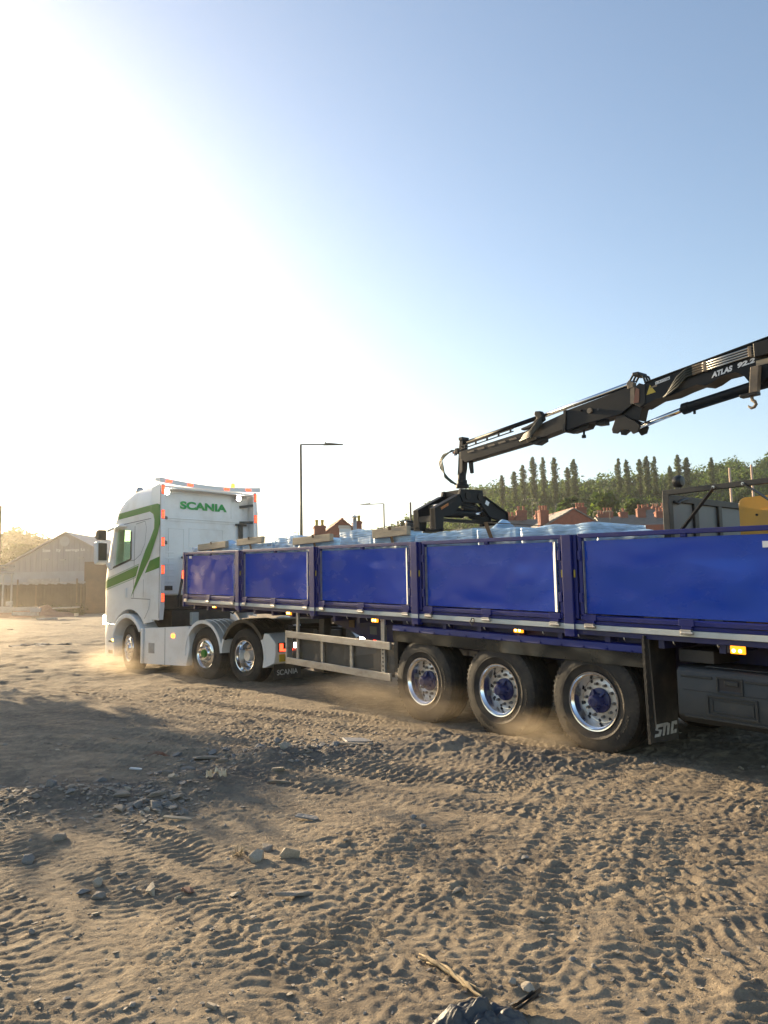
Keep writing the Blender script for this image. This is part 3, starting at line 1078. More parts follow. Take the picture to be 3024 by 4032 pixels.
for sg in (1, -1):
    side_patch([(5.44, 1.86), (5.44, 2.03), (5.30, 2.085), (3.87, 2.375), (3.99, 2.135)], 'stripe', 'green_paint', CAB, sign=sg)
    side_patch([(3.40, 2.46), (2.985, 2.54), (2.985, 2.295), (3.60, 2.19)], 'stripe', 'green_paint', CAB, sign=sg)
    side_patch([(4.20, 1.66), (3.77, 2.44), (3.58, 2.72), (3.36, 2.98), (3.23, 3.17), (3.22, 3.36), (3.27, 3.49), (3.42, 3.56), (4.84, 3.48), (4.80, 3.62), (3.45, 3.70), (3.10, 3.71), (2.995, 3.68), (2.985, 3.26), (3.07, 3.05), (3.40, 2.52), (3.66, 2.24)], 'stripe', 'green_paint', CAB, off=.006, sign=sg)
    for pts in ([(4.02, 3.32), (3.62, 3.36), (3.56, 3.20), (3.62, 2.85), (3.80, 2.62), (4.06, 2.50)], [(5.36, 2.28), (4.30, 2.49), (4.06, 2.50)], [(3.36, 1.60), (3.42, 1.40), (3.60, 1.18)], [(3.66, 1.66), (3.66, 2.05)]):
        for (xa, za), (xb, zb) in zip(pts[:-1], pts[1:]):
            dx, dz = xb - xa, zb - za
            l_ = math.hypot(dx, dz)
            nx_, nz_ = -dz / l_ * .006, dx / l_ * .006
            side_patch([(xa - nx_, za - nz_), (xb - nx_, zb - nz_), (xb + nx_, zb + nz_), (xa + nx_, za + nz_)], 'panel_seam', 'grey_sheet', CAB, off=.003, sign=sg)
    side_patch([(5.45, 1.815), (5.45, 1.845), (3.985, 2.12), (3.99, 2.095)], 'stripe_outline', 'green_line', CAB, sign=sg)
    side_patch([(5.44, 2.045), (5.30, 2.10), (3.86, 2.39), (3.855, 2.415), (5.30, 2.125), (5.44, 2.07)][::-1], 'stripe_outline', 'green_line', CAB, sign=sg)
    # door shut line and rear seams
    side_patch([(4.10, 1.65), (4.085, 1.65), (4.055, 3.28), (4.07, 3.28)], 'door_seam', 'dark_letter', CAB, off=.003, sign=sg)
    side_patch([(3.36, 1.60), (3.36, 1.612), (4.20, 1.645), (4.20, 1.633)], 'door_seam', 'dark_letter', CAB, off=.003, sign=sg)
    side_patch([(3.36, 3.395), (3.36, 3.408), (4.95, 3.345), (4.95, 3.332)], 'roof_seam', 'dark_letter', CAB, off=.003, sign=sg)
text = text_mesh('SUPER', (5.42, 0, 1.02), (-1, 0, 0), (0, 0, 1), .34, .06, 'green_line', parent=CAB)
for v in text.data.vertices:
    v.co.y = cab_side_y(v.co.x, v.co.z) + .006
# side window: rubber surround, pane, wind deflector, seats inside
for sg in (1, -1):
    g = MB().prism([(4.27, 2.53), (5.0, 2.385), (5.01, 2.44), (4.92, 3.20), (4.87, 3.255), (4.27, 3.19)], sg * 1.285, sg * 1.291).build('side_window', 'window_glass', CAB)
    bars = MB()
    for p, q in (((4.22, 2.53), (5.03, 2.365)), ((4.22, 2.53), (4.22, 3.17))):
        bars.bar((p[0], sg * 1.336, p[1]), (q[0], sg * 1.336, q[1]), .03, .026, (0, 1, 0))
    bars.build('window_seal', 'black_plastic', CAB)
    MB().tube([(4.96, sg * 1.345, 3.22), (4.80, sg * 1.372, 3.305), (4.62, sg * 1.375, 3.325), (4.42, sg * 1.36, 3.30)], [.018, .05, .05, .02], 10).build('wind_deflector', 'white_paint', CAB, smooth=True)
MB().prism([(-.98, 2.44), (.98, 2.44), (.94, 3.30), (-.94, 3.30)], 0, .006, 'x').xform(lambda x, y, z: (5.62 - (z - 2.4) * .33 + x, y, z)).build('windscreen', 'window_glass', CAB)
st = MB()
for y in (.55, -.55):
    st.box(4.05, 4.5, y - .25, y + .25, 1.9, 2.2)
    st.box(3.98, 4.15, y - .25, y + .25, 2.1, 2.85)
    st.box(4.0, 4.12, y - .14, y + .14, 2.88, 3.08)
st.box(5.0, 5.35, -1.1, 1.1, 1.9, 2.42)
st.build('seat', 'seat_dark', CAB, bevel=.03)
# visor above the windscreen, roof spot lamps
MB().prism([(5.28, 3.36), (5.44, 3.30), (5.46, 3.33), (5.28, 3.46)], -1.15, 1.15).build('sun_visor', 'black_plastic', CAB, bevel=.01)
for y in (1.02, .35, -.35, -1.02):
    sl = MB().lathe([(.0, -.08), (.06, -.07), (.10, -.02), (.105, .02), (.0, .03)], 20)
    sl.xform(lambda a, b, c, y=y: (4.42 + b, y + a, 4.14 + c))
    sl.build('roof_lamp', 'flue_metal', CAB, smooth=True)
MB().cyl((4.0, 1.0, 4.08), (4.0, 1.0, 4.19), .012).build('roof_horn', 'chrome', CAB)
# mirrors
for sg in (1, -1):
    m = MB().prism([(5.270, 2.50), (5.390, 2.44), (5.450, 2.52), (5.450, 2.98), (5.310, 2.99)], sg * 1.36, sg * 1.62)
    mo = m.build('mirror', 'white_paint', TRK, bevel=.025)
    MB().box(5.262, 5.272, sg * 1.385, sg * 1.595, 2.54, 2.95).build('mirror_glass', 'black_plastic', mo)
    m = MB().prism([(5.290, 3.03), (5.350, 3.02), (5.450, 3.1), (5.410, 3.26), (5.290, 3.27)], sg * 1.38, sg * 1.60).build('mirror', 'black_plastic', TRK, bevel=.025)
    for pa, pb, wa, ha in (((5.31, sg * 1.36, 3.24), (5.10, sg * 1.27, 3.32), .05, .045), ((5.30, sg * 1.36, 2.49), (5.20, sg * 1.30, 2.30), .08, .06), ((5.35, sg * 1.47, 2.98), (5.352, sg * 1.47, 3.05), .05, .05)):
        MB().bar(pa, pb, wa, ha, (0, 1, .1)).build('mirror_arm', 'white_paint', TRK, bevel=.01)
# door handle
for sg in (1, -1):
    MB().bar((4.43, sg * 1.342, 1.66), (4.43, sg * 1.342, 1.87), .05, .03, (0, 1, 0)).bar((4.53, sg * 1.336, 1.655), (4.36, sg * 1.336, 1.655), .03, .012, (0, 1, 0)).build('door_handle', 'white_paint', CAB, bevel=.008)

# front bumper and head lamps
bmp = MB()
bl = []
for z, e in ((.30, -.05), (.36, 0), (.72, .03), (.98, .02), (1.04, -.02)):
    L = [(4.92, 1.33)] + [(5.20 + .54 * math.sin(a) + e, 1.33 - .45 * (1 - math.cos(a))) for a in np.linspace(0, math.pi / 2, 10)]
    L = L + [(x, -y) for x, y in reversed(L)]
    bl.append([(x, y, z) for x, y in L])
n_ = len(bl[0])
bmp.add([p for l in bl for p in l], [(k * n_ + i, k * n_ + i + 1, (k + 1) * n_ + i + 1, (k + 1) * n_ + i) for k in range(4) for i in range(n_ - 1)] + [tuple(range(n_)), tuple(4 * n_ + i for i in reversed(range(n_)))])
BUMP = bmp.build('bumper', 'white_paint', TRK, auto=35)
for sg in (1, -1):
    for za, zb in ((.62, .66), (.36, .44)):
        MB().box(5.0, 5.2, sg * 1.325, sg * 1.337, za, zb).build('bumper_recess', 'black_plastic', BUMP)
    MB().box(5.56, 5.70, sg * .96, sg * 1.24, 1.03, 1.24).build('head_lamp', 'work_lamp', TRK, bevel=.02)
    MB().box(4.94, 4.99, sg * 1.332, sg * 1.362, .65, .79).build('marker_lamp', 'amber_bright', TRK, bevel=.008)
    # front wheel arch moulding
    fen = MB().arc_strip(4.32, .56, .63, .73, 12, 150, sg * .92, sg * 1.375, 26)
    fen.box(3.615, 3.70, sg * .95, sg * 1.37, .20, .98)
    fen.box(4.90, 4.955, sg * .95, sg * 1.36, .30, .76)
    fen.build('wheel_arch', 'white_paint', TRK, bevel=.02)
    # side skirt between the axles
    sk = MB().prism([(3.60, .20), (3.585, .975), (1.84, 1.045), (1.80, .60), (1.93, .23)], sg * 1.18, sg * 1.335)
    sko = sk.build('side_skirt', 'white_paint', TRK, bevel=.015)
    MB().box(2.73, 2.738, sg * 1.33, sg * 1.3385, .21, 1.0).build('skirt_seam', 'dark_letter', sko)
    MB().box(3.16, 3.40, sg * 1.333, sg * 1.3395, .44, .66).build('step_recess', 'pale_board', sko)
    MB().box(2.36, 2.47, sg * 1.33, sg * 1.352, .80, .87).build('marker_lamp', 'amber_lamp', TRK, bevel=.006)
    # mudguards over the middle and drive wheels
    for cx, top, a0, a1, col in ((1.33, 1.175, -5, 176, 'white_paint'), (0.0, 1.205, 28, 150, 'black_plastic')):
        g = MB().arc_strip(cx, .50, top - .535, top - .50, a0, a1, sg * .70, sg * 1.33, 28)
        g.arc_strip(cx, .50, top - .565, top - .495, a0, a1, sg * 1.30, sg * 1.345, 28)
        for k in range(4):
            yy = .76 + .13 * k
            g.arc_strip(cx, .50, top - .51, top - .485, a0 + 18, a1 - 18, sg * yy, sg * (yy + .05), 24)
        g.build('mudguard', col, TRK, auto=40)
    MB().arc_strip(0, .50, .655, .705, 4, 27.5, sg * .72, sg * 1.35, 10).build('mudguard_end', 'white_paint', TRK, auto=40)
    MB().arc_strip(0, .50, .655, .705, 150.5, 186, sg * .72, sg * 1.35, 10).build('mudguard_end', 'white_paint', TRK, auto=40)
    w = MB().prism([(-.62, .86), (-.66, .62), (-.60, .33), (-.70, .33), (-.95, .42), (-.99, .62), (-.98, .80), (-.80, .95), (-.66, .96)], sg * .72, sg * 1.345)
    tl = w.build('rear_corner_panel', 'white_paint', TRK, bevel=.02)
    MB().box(-1.01, -.985, sg * .76, sg * 1.28, .625, .79).build('tail_lamp', 'lens_dark', tl)
    MB().box(-1.022, -1.012, sg * 1.19, sg * 1.265, .64, .775).build('tail_light_strip', 'red_lamp', tl)
    MB().box(-1.022, -1.012, sg * .86, sg * 1.19, .635, .675).build('tail_light_strip', 'red_lamp', tl)
    MB().box(-1.022, -1.012, sg * .80, sg * .93, .68, .78).build('reversing_light', 'work_lamp', tl)
    fl = MB().box(-.90, -.885, sg * .66, sg * 1.30, .12, .42).build('mud_flap', 'rubber', TRK)
    if sg == 1:
        text_mesh('SCANIA', (-.903, 1.24, .20), (0, -1, 0), (0, 0, 1), .50, .10, 'grey_letter', parent=fl, offset=.02)
pl = MB().box(-1.012, -.99, .70, 1.26, .45, .585).build('number_plate', 'plate_yellow', TRK)
text_mesh('JK18', (-1.014, 1.16, .475), (0, -1, 0), (0, 0, 1), .25, .085, 'dark_letter', name='plate_lettering', parent=pl, offset=.012)

# rear wall, side air deflectors and roof bar
wall = MB().box(3.275, 3.303, -1.25, 1.27, 1.715, 4.10).build('rear_wall', 'white_paint', TRK, bevel=.01)
rib = MB()
for z in (3.36, 4.0):
    rib.box(3.262, 3.276, -1.20, 1.20, z, z + .035)
rib.box(3.255, 3.276, -1.20, 1.16, 3.415, 3.44)
for y0, y1, z0, z1 in ((.42, -.52, 1.7, 3.22), (.95, .55, 1.95, 3.2), (-.75, -1.12, 3.5, 3.95)):
    for a, b, c, d in ((y0, y1, z1 - .012, z1), (y0, y0 - .014, z0, z1), (y1 + .014, y1, z0, z1)):
        rib.box(3.266, 3.276, min(a, b), max(a, b), c, d)
for k in range(6):
    rib.box(3.264, 3.276, .80, 1.05, 1.98 + .13 * k, 2.02 + .13 * k)
rib.build('pressing', 'white_paint', wall, bevel=.004)
text_mesh('SCANIA', (3.262, .665, 3.648), (0, -1, 0), (0, 0, 1), 1.29, .185, 'green_letter', parent=wall, offset=.05)
MB().box(3.26, 3.276, .84, 1.04, 1.80, 1.90).build('vent', 'black_plastic', wall)
for sg in (1, -1):
    d = MB()
    prof = [(3.36, 1.17), (3.36, 4.09), (3.02, 4.16), (2.975, 3.40), (2.965, 3.32), (2.95, 1.55), (3.02, 1.15)]
    d.prism(prof, sg * 1.33, sg * 1.305)
    do = d.build('air_deflector', 'white_paint', TRK, bevel=.008)
    s = MB().prism([(2.97, 1.45), (2.985, 3.36), (2.998, 4.15), (3.012, 4.15), (3.0, 3.36), (2.985, 1.45), (3.03, 1.16), (3.015, 1.16)], sg * 1.305, sg * 1.215)
    so = s.build('deflector_edge', 'white_paint', TRK, bevel=.004)
    MB().box(2.962, 2.972, sg * 1.3315, sg * 1.3355, 1.2, 4.1).xform(lambda x, y, z: (x + (z - 2.6) * .012 + (.05 if z < 1.4 else 0), y, z)).build('edge_rubber', 'wood_pole', so)
    for z in ((4.02, 3.47, 2.86, 2.25, 1.64) if sg == 1 else (4.02, 3.50)):
        xx = 2.975 + (z - 1.45) * .0085
        lm = MB()
        for k in range(5):
            lm.box(xx - .022, xx - .006, sg * 1.30, sg * 1.235, z - .085 + .036 * k, z - .058 + .036 * k)
        lo = MB().box(xx - .016, xx - .004, sg * 1.303, sg * 1.23, z - .10, z + .10).build('marker_lamp', 'red_tape', so, bevel=.004)
        lm.build('light_element', 'red_lamp', lo)
    for za, zb in ((3.42, 3.42), (2.86, 2.90) if sg > 0 else (3.80, 3.84)):
        MB().bar((3.27, sg * 1.0, za), (3.03, sg * 1.25, zb), .04, .06).build('deflector_bracket', 'black_plastic', TRK)
MB().bar((3.22, -1.0, 3.0), (3.22, -1.0, 3.36), .10, .05, (1, 0, 0)).bar((3.22, -.86, 3.36), (3.22, -1.16, 3.36), .05, .05).build('hose_bracket', 'black_plastic', TRK)
MB().tube([(3.24, .62, 2.54), (3.17, .60, 2.52), (3.15, .60, 2.40), (3.16, .74, 1.62), (3.16, .76, 1.42)], .028, 8).build('grab_handle', 'black_plastic', TRK, smooth=True)
bar = MB()
ys = np.linspace(1.335, -1.42, 22)
for i, y in enumerate(ys):
    t = (y + .04) / 1.38
    zc = 4.16 + .07 * t * t
    hh = .046 + .010 * abs(t)
    bar.v += [(2.985, y, zc - hh), (2.985, y, zc + hh), (3.22, y, zc + hh + .012), (3.22, y, zc - hh + .06)]
    if i:
        o = 4 * i
        bar.f += [(o - 4 + a, o - 4 + (a + 1) % 4, o + (a + 1) % 4, o + a) for a in range(4)]
bar.f += [(0, 1, 2, 3), (len(bar.v) - 1, len(bar.v) - 2, len(bar.v) - 3, len(bar.v) - 4)]
MB().box(3.0, 3.28, -1.28, 1.28, 4.065, 4.105).build('roof_shelf', 'white_paint', TRK, bevel=.01)
RB = bar.build('roof_bar', 'white_paint', TRK, auto=30)
for y in (1.13, .58, -.42, -1.05):
    t = (y + .04) / 1.38
    zc = 4.16 + .07 * t * t
    MB().box(2.968, 2.983, y - .07, y + .07, zc - .022, zc + .026).build('marker_lamp', 'red_lamp' if y > 0 else 'red_lamp', RB, bevel=.004)
bc = MB().lathe([(.0, .0), (.05, .0), (.05, .08), (.04, .11), (.0, .115)], 20).xform(lambda a, b, c: (3.10 + a, -.68 + c, 4.23 + b))
bc.build('beacon', 'amber_lamp', RB, smooth=True)
for y in (1.10, -.86):
    wl_ = MB().lathe([(.0, .03), (.07, .03), (.078, .0), (.05, -.06), (.0, -.07)], 24).xform(lambda a, b, c, y=y: (3.14 - b, y + a, 3.99 + c))
    hl = wl_.build('work_lamp', 'black_plastic', TRK, smooth=True)
    MB().lathe([(.0, .034), (.064, .033), (.066, .028)], 24).xform(lambda a, b, c, y=y: (3.14 - b, y + a, 3.99 + c)).build('lamp_lens', 'work_lamp', hl)
# chassis, tanks, fifth wheel and catwalk
ch = MB()
for y in (.42, -.42):
    ch.box(-1.05, 5.2, y - .05, y + .05, .72, 1.0)
for x in (-.9, .65, 1.9, 3.0, 4.9):
    ch.box(x - .06, x + .06, -.42, .42, .76, .96)
ch.cyl((0, -.95, .52), (0, .95, .52), .09).cyl((1.31, -.95, .52), (1.31, .95, .52), .08).cyl((4.37, -1.0, .52), (4.37, 1.0, .52), .07)
ch.box(-.2, .35, -.3, .3, .35, .7)
ch.box(3.35, 5.2, -.8, .8, .55, 1.36)
ch.box(3.34, 4.5, -1.24, 1.24, 1.37, 1.69)
ch.build('chassis', 'chassis_black', TRK, bevel=.01)
MB().box(1.9, 3.4, -1.12, 1.12, .93, .965).box(2.0, 3.3, .85, 1.15, .30, .93).box(2.0, 3.3, -1.15, -.85, .30, .93).build('catwalk', 'aluminium', TRK, bevel=.01)
MB().box(-.45, .55, -.5, .5, 1.08, 1.18).box(-.3, .4, -.55, -.45, .95, 1.1).box(-.3, .4, .45, .55, .95, 1.1).build('fifth_wheel', 'chassis_black', TRK, bevel=.01)
MB().box(2.95, 3.06, .35, .52, 1.02, 1.30).box(2.75, 2.95, .1, .3, .98, 1.12).build('valve_block', 'pale_rail', TRK, bevel=.01)
MB().tube([(3.2, .1, 2.1), (2.9, .0, 1.55), (2.5, -.1, 1.35), (2.1, -.1, 1.5)], .02).tube([(3.2, -.1, 2.1), (2.95, -.15, 1.45), (2.5, -.25, 1.25), (2.1, -.2, 1.5)], .02).build('air_line', 'hose', TRK, smooth=True)

WH_FLAT = wheel_template('front_wheel', .52, .33, 'flat')
WH_MID = wheel_template('mid_wheel', .52, .33, 'mid')
WH_DRIVE = wheel_template('drive_wheel', .52, .34, 'drive')
WH_TRL = wheel_template('trailer_wheel', .535, .385, 'deep')
place_wheel(WH_FLAT, TRK, 4.37, 1.10, .51, steer=-11, spin=.3, first=True)
place_wheel(WH_FLAT, TRK, 4.37, -1.10, .51, True, steer=-11)
place_wheel(WH_MID, TRK, 1.31, 1.125, .51, spin=.8, first=True)
place_wheel(WH_MID, TRK, 1.31, -1.125, .51, True)
place_wheel(WH_DRIVE, TRK, 0, 1.125, .51, first=True)
place_wheel(WH_DRIVE, TRK, 0, -1.125, .51, True, spin=.4)
# ------------------------------------------------------------------ trailer
TH = 38.971
_ta = R(TH)
TU = Vector((-math.sin(_ta), math.cos(_ta), 0))
TL = Vector((-math.cos(_ta), -math.sin(_ta), 0))
TRL = empty('trailer', Vector((2.0774, 8.0121, 0)) - TL * 1.25, math.pi / 2 + _ta)
tag(TRL, 'blue dropside flatbed trailer with three axles, loaded with wrapped slate', 'trailer')
TILT = 0.0307
def sh(x, y, z):
    return (x, y, z + TILT * x)
class TM(MB):
    """trailer mesh: heights follow the slightly nose-up bed"""
    def build(self, name, material, parent=None, **k):
        self.xform(sh)
        return MB.build(self, name, material, parent, **k)

REAR, FRONT = -4.7, 9.75
TM().box(REAR, FRONT, -1.26, 1.24, 1.20, 1.30).build('deck', 'chassis_blue', TRL)
for sg in (1, -1):
    rail = TM().box(REAR, FRONT, sg * 1.24, sg * 1.268, 1.252, 1.306).build('side_rail', 'pale_rail', TRL, bevel=.004)
    TM().box(REAR, FRONT, sg * 1.225, sg * 1.252, 1.310, 1.345).build('rail_lip', 'blue_paint', rail)
ch = TM()
for y in (.55, -.55):
    ch.prism([(REAR, .82), (4.6, .82), (5.6, 1.06), (FRONT - .1, 1.10), (FRONT - .1, 1.20), (REAR, 1.20)], y - .05, y + .05)
for x in np.arange(-4.4, 9.6, .6):
    ch.box(x - .03, x + .03, -1.2, 1.2, 1.12, 1.199)
ch.build('chassis', 'chassis_blue', TRL)
un = MB()
for k in range(3):
    un.cyl((1.31 * k, -1.0, .53), (1.31 * k, 1.0, .53), .075)
    un.box(1.31 * k - .25, 1.31 * k + .25, .45, .62, .55, .80)
    un.box(1.31 * k - .25, 1.31 * k + .25, -.62, -.45, .55, .80)
un.build('axle', 'chassis_black', TRL, bevel=.01)
TM().cyl((3.5, -.2, .88), (4.6, -.2, .88), .16).cyl((3.5, .25, .90), (4.6, .25, .90), .14).build('air_tank', 'chassis_black', TRL, auto=40)
for sg in (1, -1):
    TM().box(5.28, 5.42, sg * .78, sg * .92, .32, 1.2).box(5.2, 5.5, sg * .72, sg * .98, .28, .33).build('landing_leg', 'chassis_black', TRL, bevel=.01)

# drop sides
POSTS = [7.53, 5.12, 2.72, .265, -2.30]
edges = [FRONT - .015] + POSTS
def panel_sheet(x0, x1, sg, seed):
    """pressed steel sheet, slightly dented, edge turned towards the front at its rear end"""
    nx, nz = 46, 22
    xs = np.linspace(x0, x1, nx)
    zs_ = np.linspace(1.417, 2.172, nz)
    mb = MB()
    for i in range(nx):
        for k in range(nz):
            x, z = xs[i], zs_[k]
            e = min(1, min(x - x0, x1 - x) / .12 if x1 > x0 else 1) * min(1, min(z - 1.417, 2.172 - z) / .08)
            d = float(fbm(np.array([x * 1.4 + seed]), np.array([z * 2.2]), 3, seed)[0]) * .009 + float(vnoise(np.array([x * 4.5]), np.array([z * 5.0 + seed]), seed + 5)[0]) * .0022
            mb.v.append((x, sg * (1.222 + max(0, e) * d), z))
    for i in range(nx - 1):
        for k in range(nz - 1):
            a = i * nz + k
            mb.f.append((a, a + nz, a + nz + 1, a + 1))
    return mb
hinge_me = None
for b in range(len(edges) - 1):
    xf, xr = edges[b], edges[b + 1]
    if b > 0:
        xf -= .19
    for sg in (1, -1):
        if sg == -1 and b in (0,):
            pass
        side = TM()
        side.box(xr + .02, xf - .0, sg * 1.205, sg * 1.262, 2.200, 2.246)       # top rail
        fr = side.build('dropside', 'blue_paint', TRL, bevel=.006)
        x0, x1 = xr + .115, xf - .055
        lowrail = TM().prism([(1.225, 1.350), (1.272, 1.352), (1.272, 1.394), (1.240, 1.404), (1.225, 1.404)] if sg > 0 else [(-1.225, 1.350), (-1.272, 1.352), (-1.272, 1.394), (-1.240, 1.404), (-1.225, 1.404)], xr + .03, xf - .01, 'x')
        lowrail.build('bottom_rail', 'blue_paint', fr, bevel=.004)
        for xa in (xf - .048, xr + .024):
            TM().box(xa, xa + .042, sg * 1.205, sg * 1.262, 1.404, 2.200).build('stile', 'blue_paint', fr, bevel=.005)
        ps = panel_sheet(x0, x1, sg, b * 2 + (sg > 0))
        ps.xform(sh)
        po = MB.build(ps, 'panel', 'blue_panel', fr, smooth=True)
        # turned rear edge of the sheet, coloured pale for the sun gleam on it
        lip = TM().prism([(x0 - .012, sg * 1.266), (x0 + .040, sg * 1.236), (x0 + .036, sg * 1.228), (x0 - .016, sg * 1.258)], 1.42, 2.17, 'z')
        lip.build('panel_edge', 'pale_rail', po)
        TM().box(x1 - .004, x1 + .006, sg * 1.222, sg * 1.248, 1.42, 2.17).build('panel_edge', 'aluminium', po)
        if sg > 0:
            for xx in (xr + .13, (xr + xf) / 2, xf - .13):
                br = TM().box(xx - .075, xx + .075, 1.272, 1.284, 1.348, 1.412).box(xx - .05, xx + .05, 1.255, 1.283, 1.32, 1.349).build('hinge_bracket', 'blue_paint', fr, bevel=.004)
                TM().box(xx - .055, xx + .055, 1.268, 1.305, 1.272, 1.318).cyl((xx - .07, 1.292, 1.288), (xx + .045, 1.292, 1.288), .017, n=8).build('hinge', 'aluminium', br, bevel=.004)
            # corner clips and latch handles on the posts
            for xx in (xf - .027, xr + .045):
                for zz in (2.02, 1.58):
                    TM().box(xx - .02, xx + .02, 1.262, 1.282, zz - .05, zz + .05).build('latch', 'blue_paint', fr, bevel=.006)
            TM().box((xr + xf) / 2 - .03, (xr + xf) / 2 + .03, 1.215, 1.255, 2.172, 2.202).build('rail_stub', 'blue_paint', fr, bevel=.004)
for i, x in enumerate(POSTS):
    for sg in (1, -1):
        p = TM().box(x - .125, x, sg * 1.20, sg * 1.292, 1.172, 2.240).build('side_post', 'blue_paint', TRL, bevel=.007)
        TM().box(x - .128, x + .003, sg * 1.2915, sg * 1.2955, 1.253, 1.305).build('painted_band', 'pale_rail', p)
        TM().box(x - .17, x - .13, sg * 1.22, sg * 1.262, 1.36, 2.24).build('side_post_flange', 'blue_paint', p, bevel=.004)
        TM().box(x - .150, x - .138, sg * 1.262, sg * 1.275, 1.79, 1.87).box(x + .014, x + .026, sg * 1.262, sg * 1.275, 1.79, 1.87).build('locking_pin', 'warning_yellow', p)
hb = TM().box(FRONT - .01, FRONT + .05, -1.27, 1.27, 1.16, 2.252).build('headboard', 'blue_paint', TRL, bevel=.008)
TM().box(FRONT + .0, FRONT + .052, 1.271, 1.283, 1.72, 1.88).build('marker_lamp', 'red_lamp', hb)
TM().box(9.42, 9.54, 1.2505, 1.2545, 2.12, 2.17).build('reflective_tape', 'white_sticker', TRL)
TM().box(-2.0, -1.84, 1.2505, 1.2545, 2.055, 2.11).build('reflective_tape', 'white_sticker', TRL)

# marker lamps and rope hooks below the rail
for x, z in ((-1.54, 1.165), (.974, 1.20), (3.597, 1.185), (5.848, 1.192), (8.49, 1.21)):
    lo = TM().box(x - .075, x + .055, 1.205, 1.232, z - .036, z + .036).build('marker_lamp', 'amber_lens', TRL, bevel=.006)
    bul = TM()
    for dx in ((-.035, .022) if x < 1 or x > 3 else (-.01,)):
        bul.lathe([(.0, .0), (.016, -.001), (.017, -.012)], 12).v
        n0 = len(bul.v) - 36
        bul.v = bul.v[:n0] + [(a + x + dx, 1.233 + bb + .003, c + z - .008) for a, bb, c in bul.v[n0:]]
    bul.build('bulb', 'amber_bright', lo)
    TM().box(x + .055, x + .085, 1.20, 1.228, z - .03, z + .03).build('lamp_bracket', 'chassis_black', lo)
for x in (-3.1, -2.5, -1.86, -1.36, -.93, -.4, .15, .62, 1.5, 2.1, 2.9, 3.22, 3.46, 3.78, 4.25, 5.3):
    TM().tube([(x, 1.215, 1.235), (x - .003, 1.228, 1.22), (x - .014, 1.228, 1.18), (x - .020, 1.215, 1.165)], .0065, 6).build('rope_hook', 'steel_tube', TRL, smooth=True)
TM().tube([(5.0, 1.272, 1.29), (4.99, 1.285, 1.25), (5.01, 1.285, 1.2), (5.0, 1.26, 1.18)], .010, 6).build('strap_hook', 'black_plastic', TRL, smooth=True)
TM().tube([(1.62, 1.29, 1.30), (1.66, 1.295, 1.25), (1.62, 1.295, 1.215), (1.585, 1.295, 1.26), (1.60, 1.29, 1.30)], .008, 6).build('strap_hook', 'black_plastic', TRL, smooth=True)

# wheel cover shelf with black rubber valance
for sg in (1, -1):
    shf = TM().prism([(sg * .80, 1.142), (sg * .80, 1.11), (sg * 1.215, 1.066), (sg * 1.238, 1.060), (sg * 1.242, 1.066), (sg * 1.226, 1.130), (sg * 1.205, 1.138)], -.625, 3.185, 'x').build('wheel_cover', 'blue_paint', TRL, bevel=.004)
    nv = 90
    va = MB()
    for i in range(nv):
        x = -.63 + 3.815 * i / (nv - 1)
        for k in range(8):
            z = 1.062 - .138 * k / 7
            wv = float(fbm(np.array([x * 2.1]), np.array([z * 2]), 3, 33)[0]) * .020 * (k / 7) ** .8
            va.v.append((x, sg * (1.236 + wv), z))
    va.f = [(i * 8 + k, (i + 1) * 8 + k, (i + 1) * 8 + k + 1, i * 8 + k + 1) for i in range(nv - 1) for k in range(7)]
    va.xform(sh)
    MB.build(va, 'valance', 'black_strip', shf, smooth=True)
    if sg > 0:
        for x in np.arange(-.5, 3.1, .285):
            TM().cyl((x, 1.240, 1.077), (x, 1.252, 1.077), .010, n=8).build('bolt', 'blue_paint', shf)
    TM().box(-.60, 3.16, sg * 1.05, sg * 1.075, 1.14, 1.205).build('inner_plate', 'chassis_blue', TRL)
    # front shield of the wheel cover
    TM().box(3.13, 3.20, sg * .80, sg * 1.20, .50, 1.06).build('splash_guard', 'black_plastic', TRL)
    # rear mud flap on its stay
    fl = TM().prism([(sg * 1.282, 1.235), (sg * 1.255, .22), (sg * .76, .20), (sg * .74, 1.1), (sg * 1.1, 1.22)], -.665, -.65, 'x').build('mud_flap', 'rubber', TRL)
    TM().bar((-.672, sg * 1.215, 1.20), (-.672, sg * 1.165, .36), .010, .012, (0, 1, 0)).build('flap_stay', 'steel_tube', fl)
    edge = MB()
    for k in range(24):
        z0 = 1.2 - k * .041
        edge.box(-.672 - .004 * (k % 2), -.645, sg * (1.279 - .027 * (1.235 - z0)), sg * (1.290 - .027 * (1.235 - z0) + .003 * (k % 3)), z0 - .041, z0)
    edge.xform(sh)
    MB.build(edge, 'flap_edge', 'rubber', fl)
# letters on the mud flap: three chunky italic shapes
fz = .27
def letter(polys, name):
    m = TM()
    for poly in polys:
        m.prism([(1.19 - p[0] * .40, fz + p[1] * .115) for p in poly], -.6725, -.6675, 'x')
    m.build(name, 'grey_letter', [o for o in TRL.children if o.name.startswith('mud_flap')][0])
letter([[(.00, .0), (.24, .0), (.32, .50), (.14, .58), (.16, .74), (.38, .74), (.41, 1.0), (.10, 1.0), (.04, .56), (.20, .44), (.18, .24), (.03, .24)]], 'lettering')
letter([[(.34, .0), (.42, .0), (.50, .76), (.58, .76), (.53, .0), (.61, .0), (.68, .86), (.58, 1.0), (.42, 1.0)]], 'lettering')
letter([[(.70, .0), (.94, .0), (.97, .3), (.88, .3), (.87, .22), (.80, .22), (.85, .76), (.92, .76), (.91, .68), (1.0, .68), (1.0, 1.0), (.78, 1.0), (.72, .4)]], 'lettering')

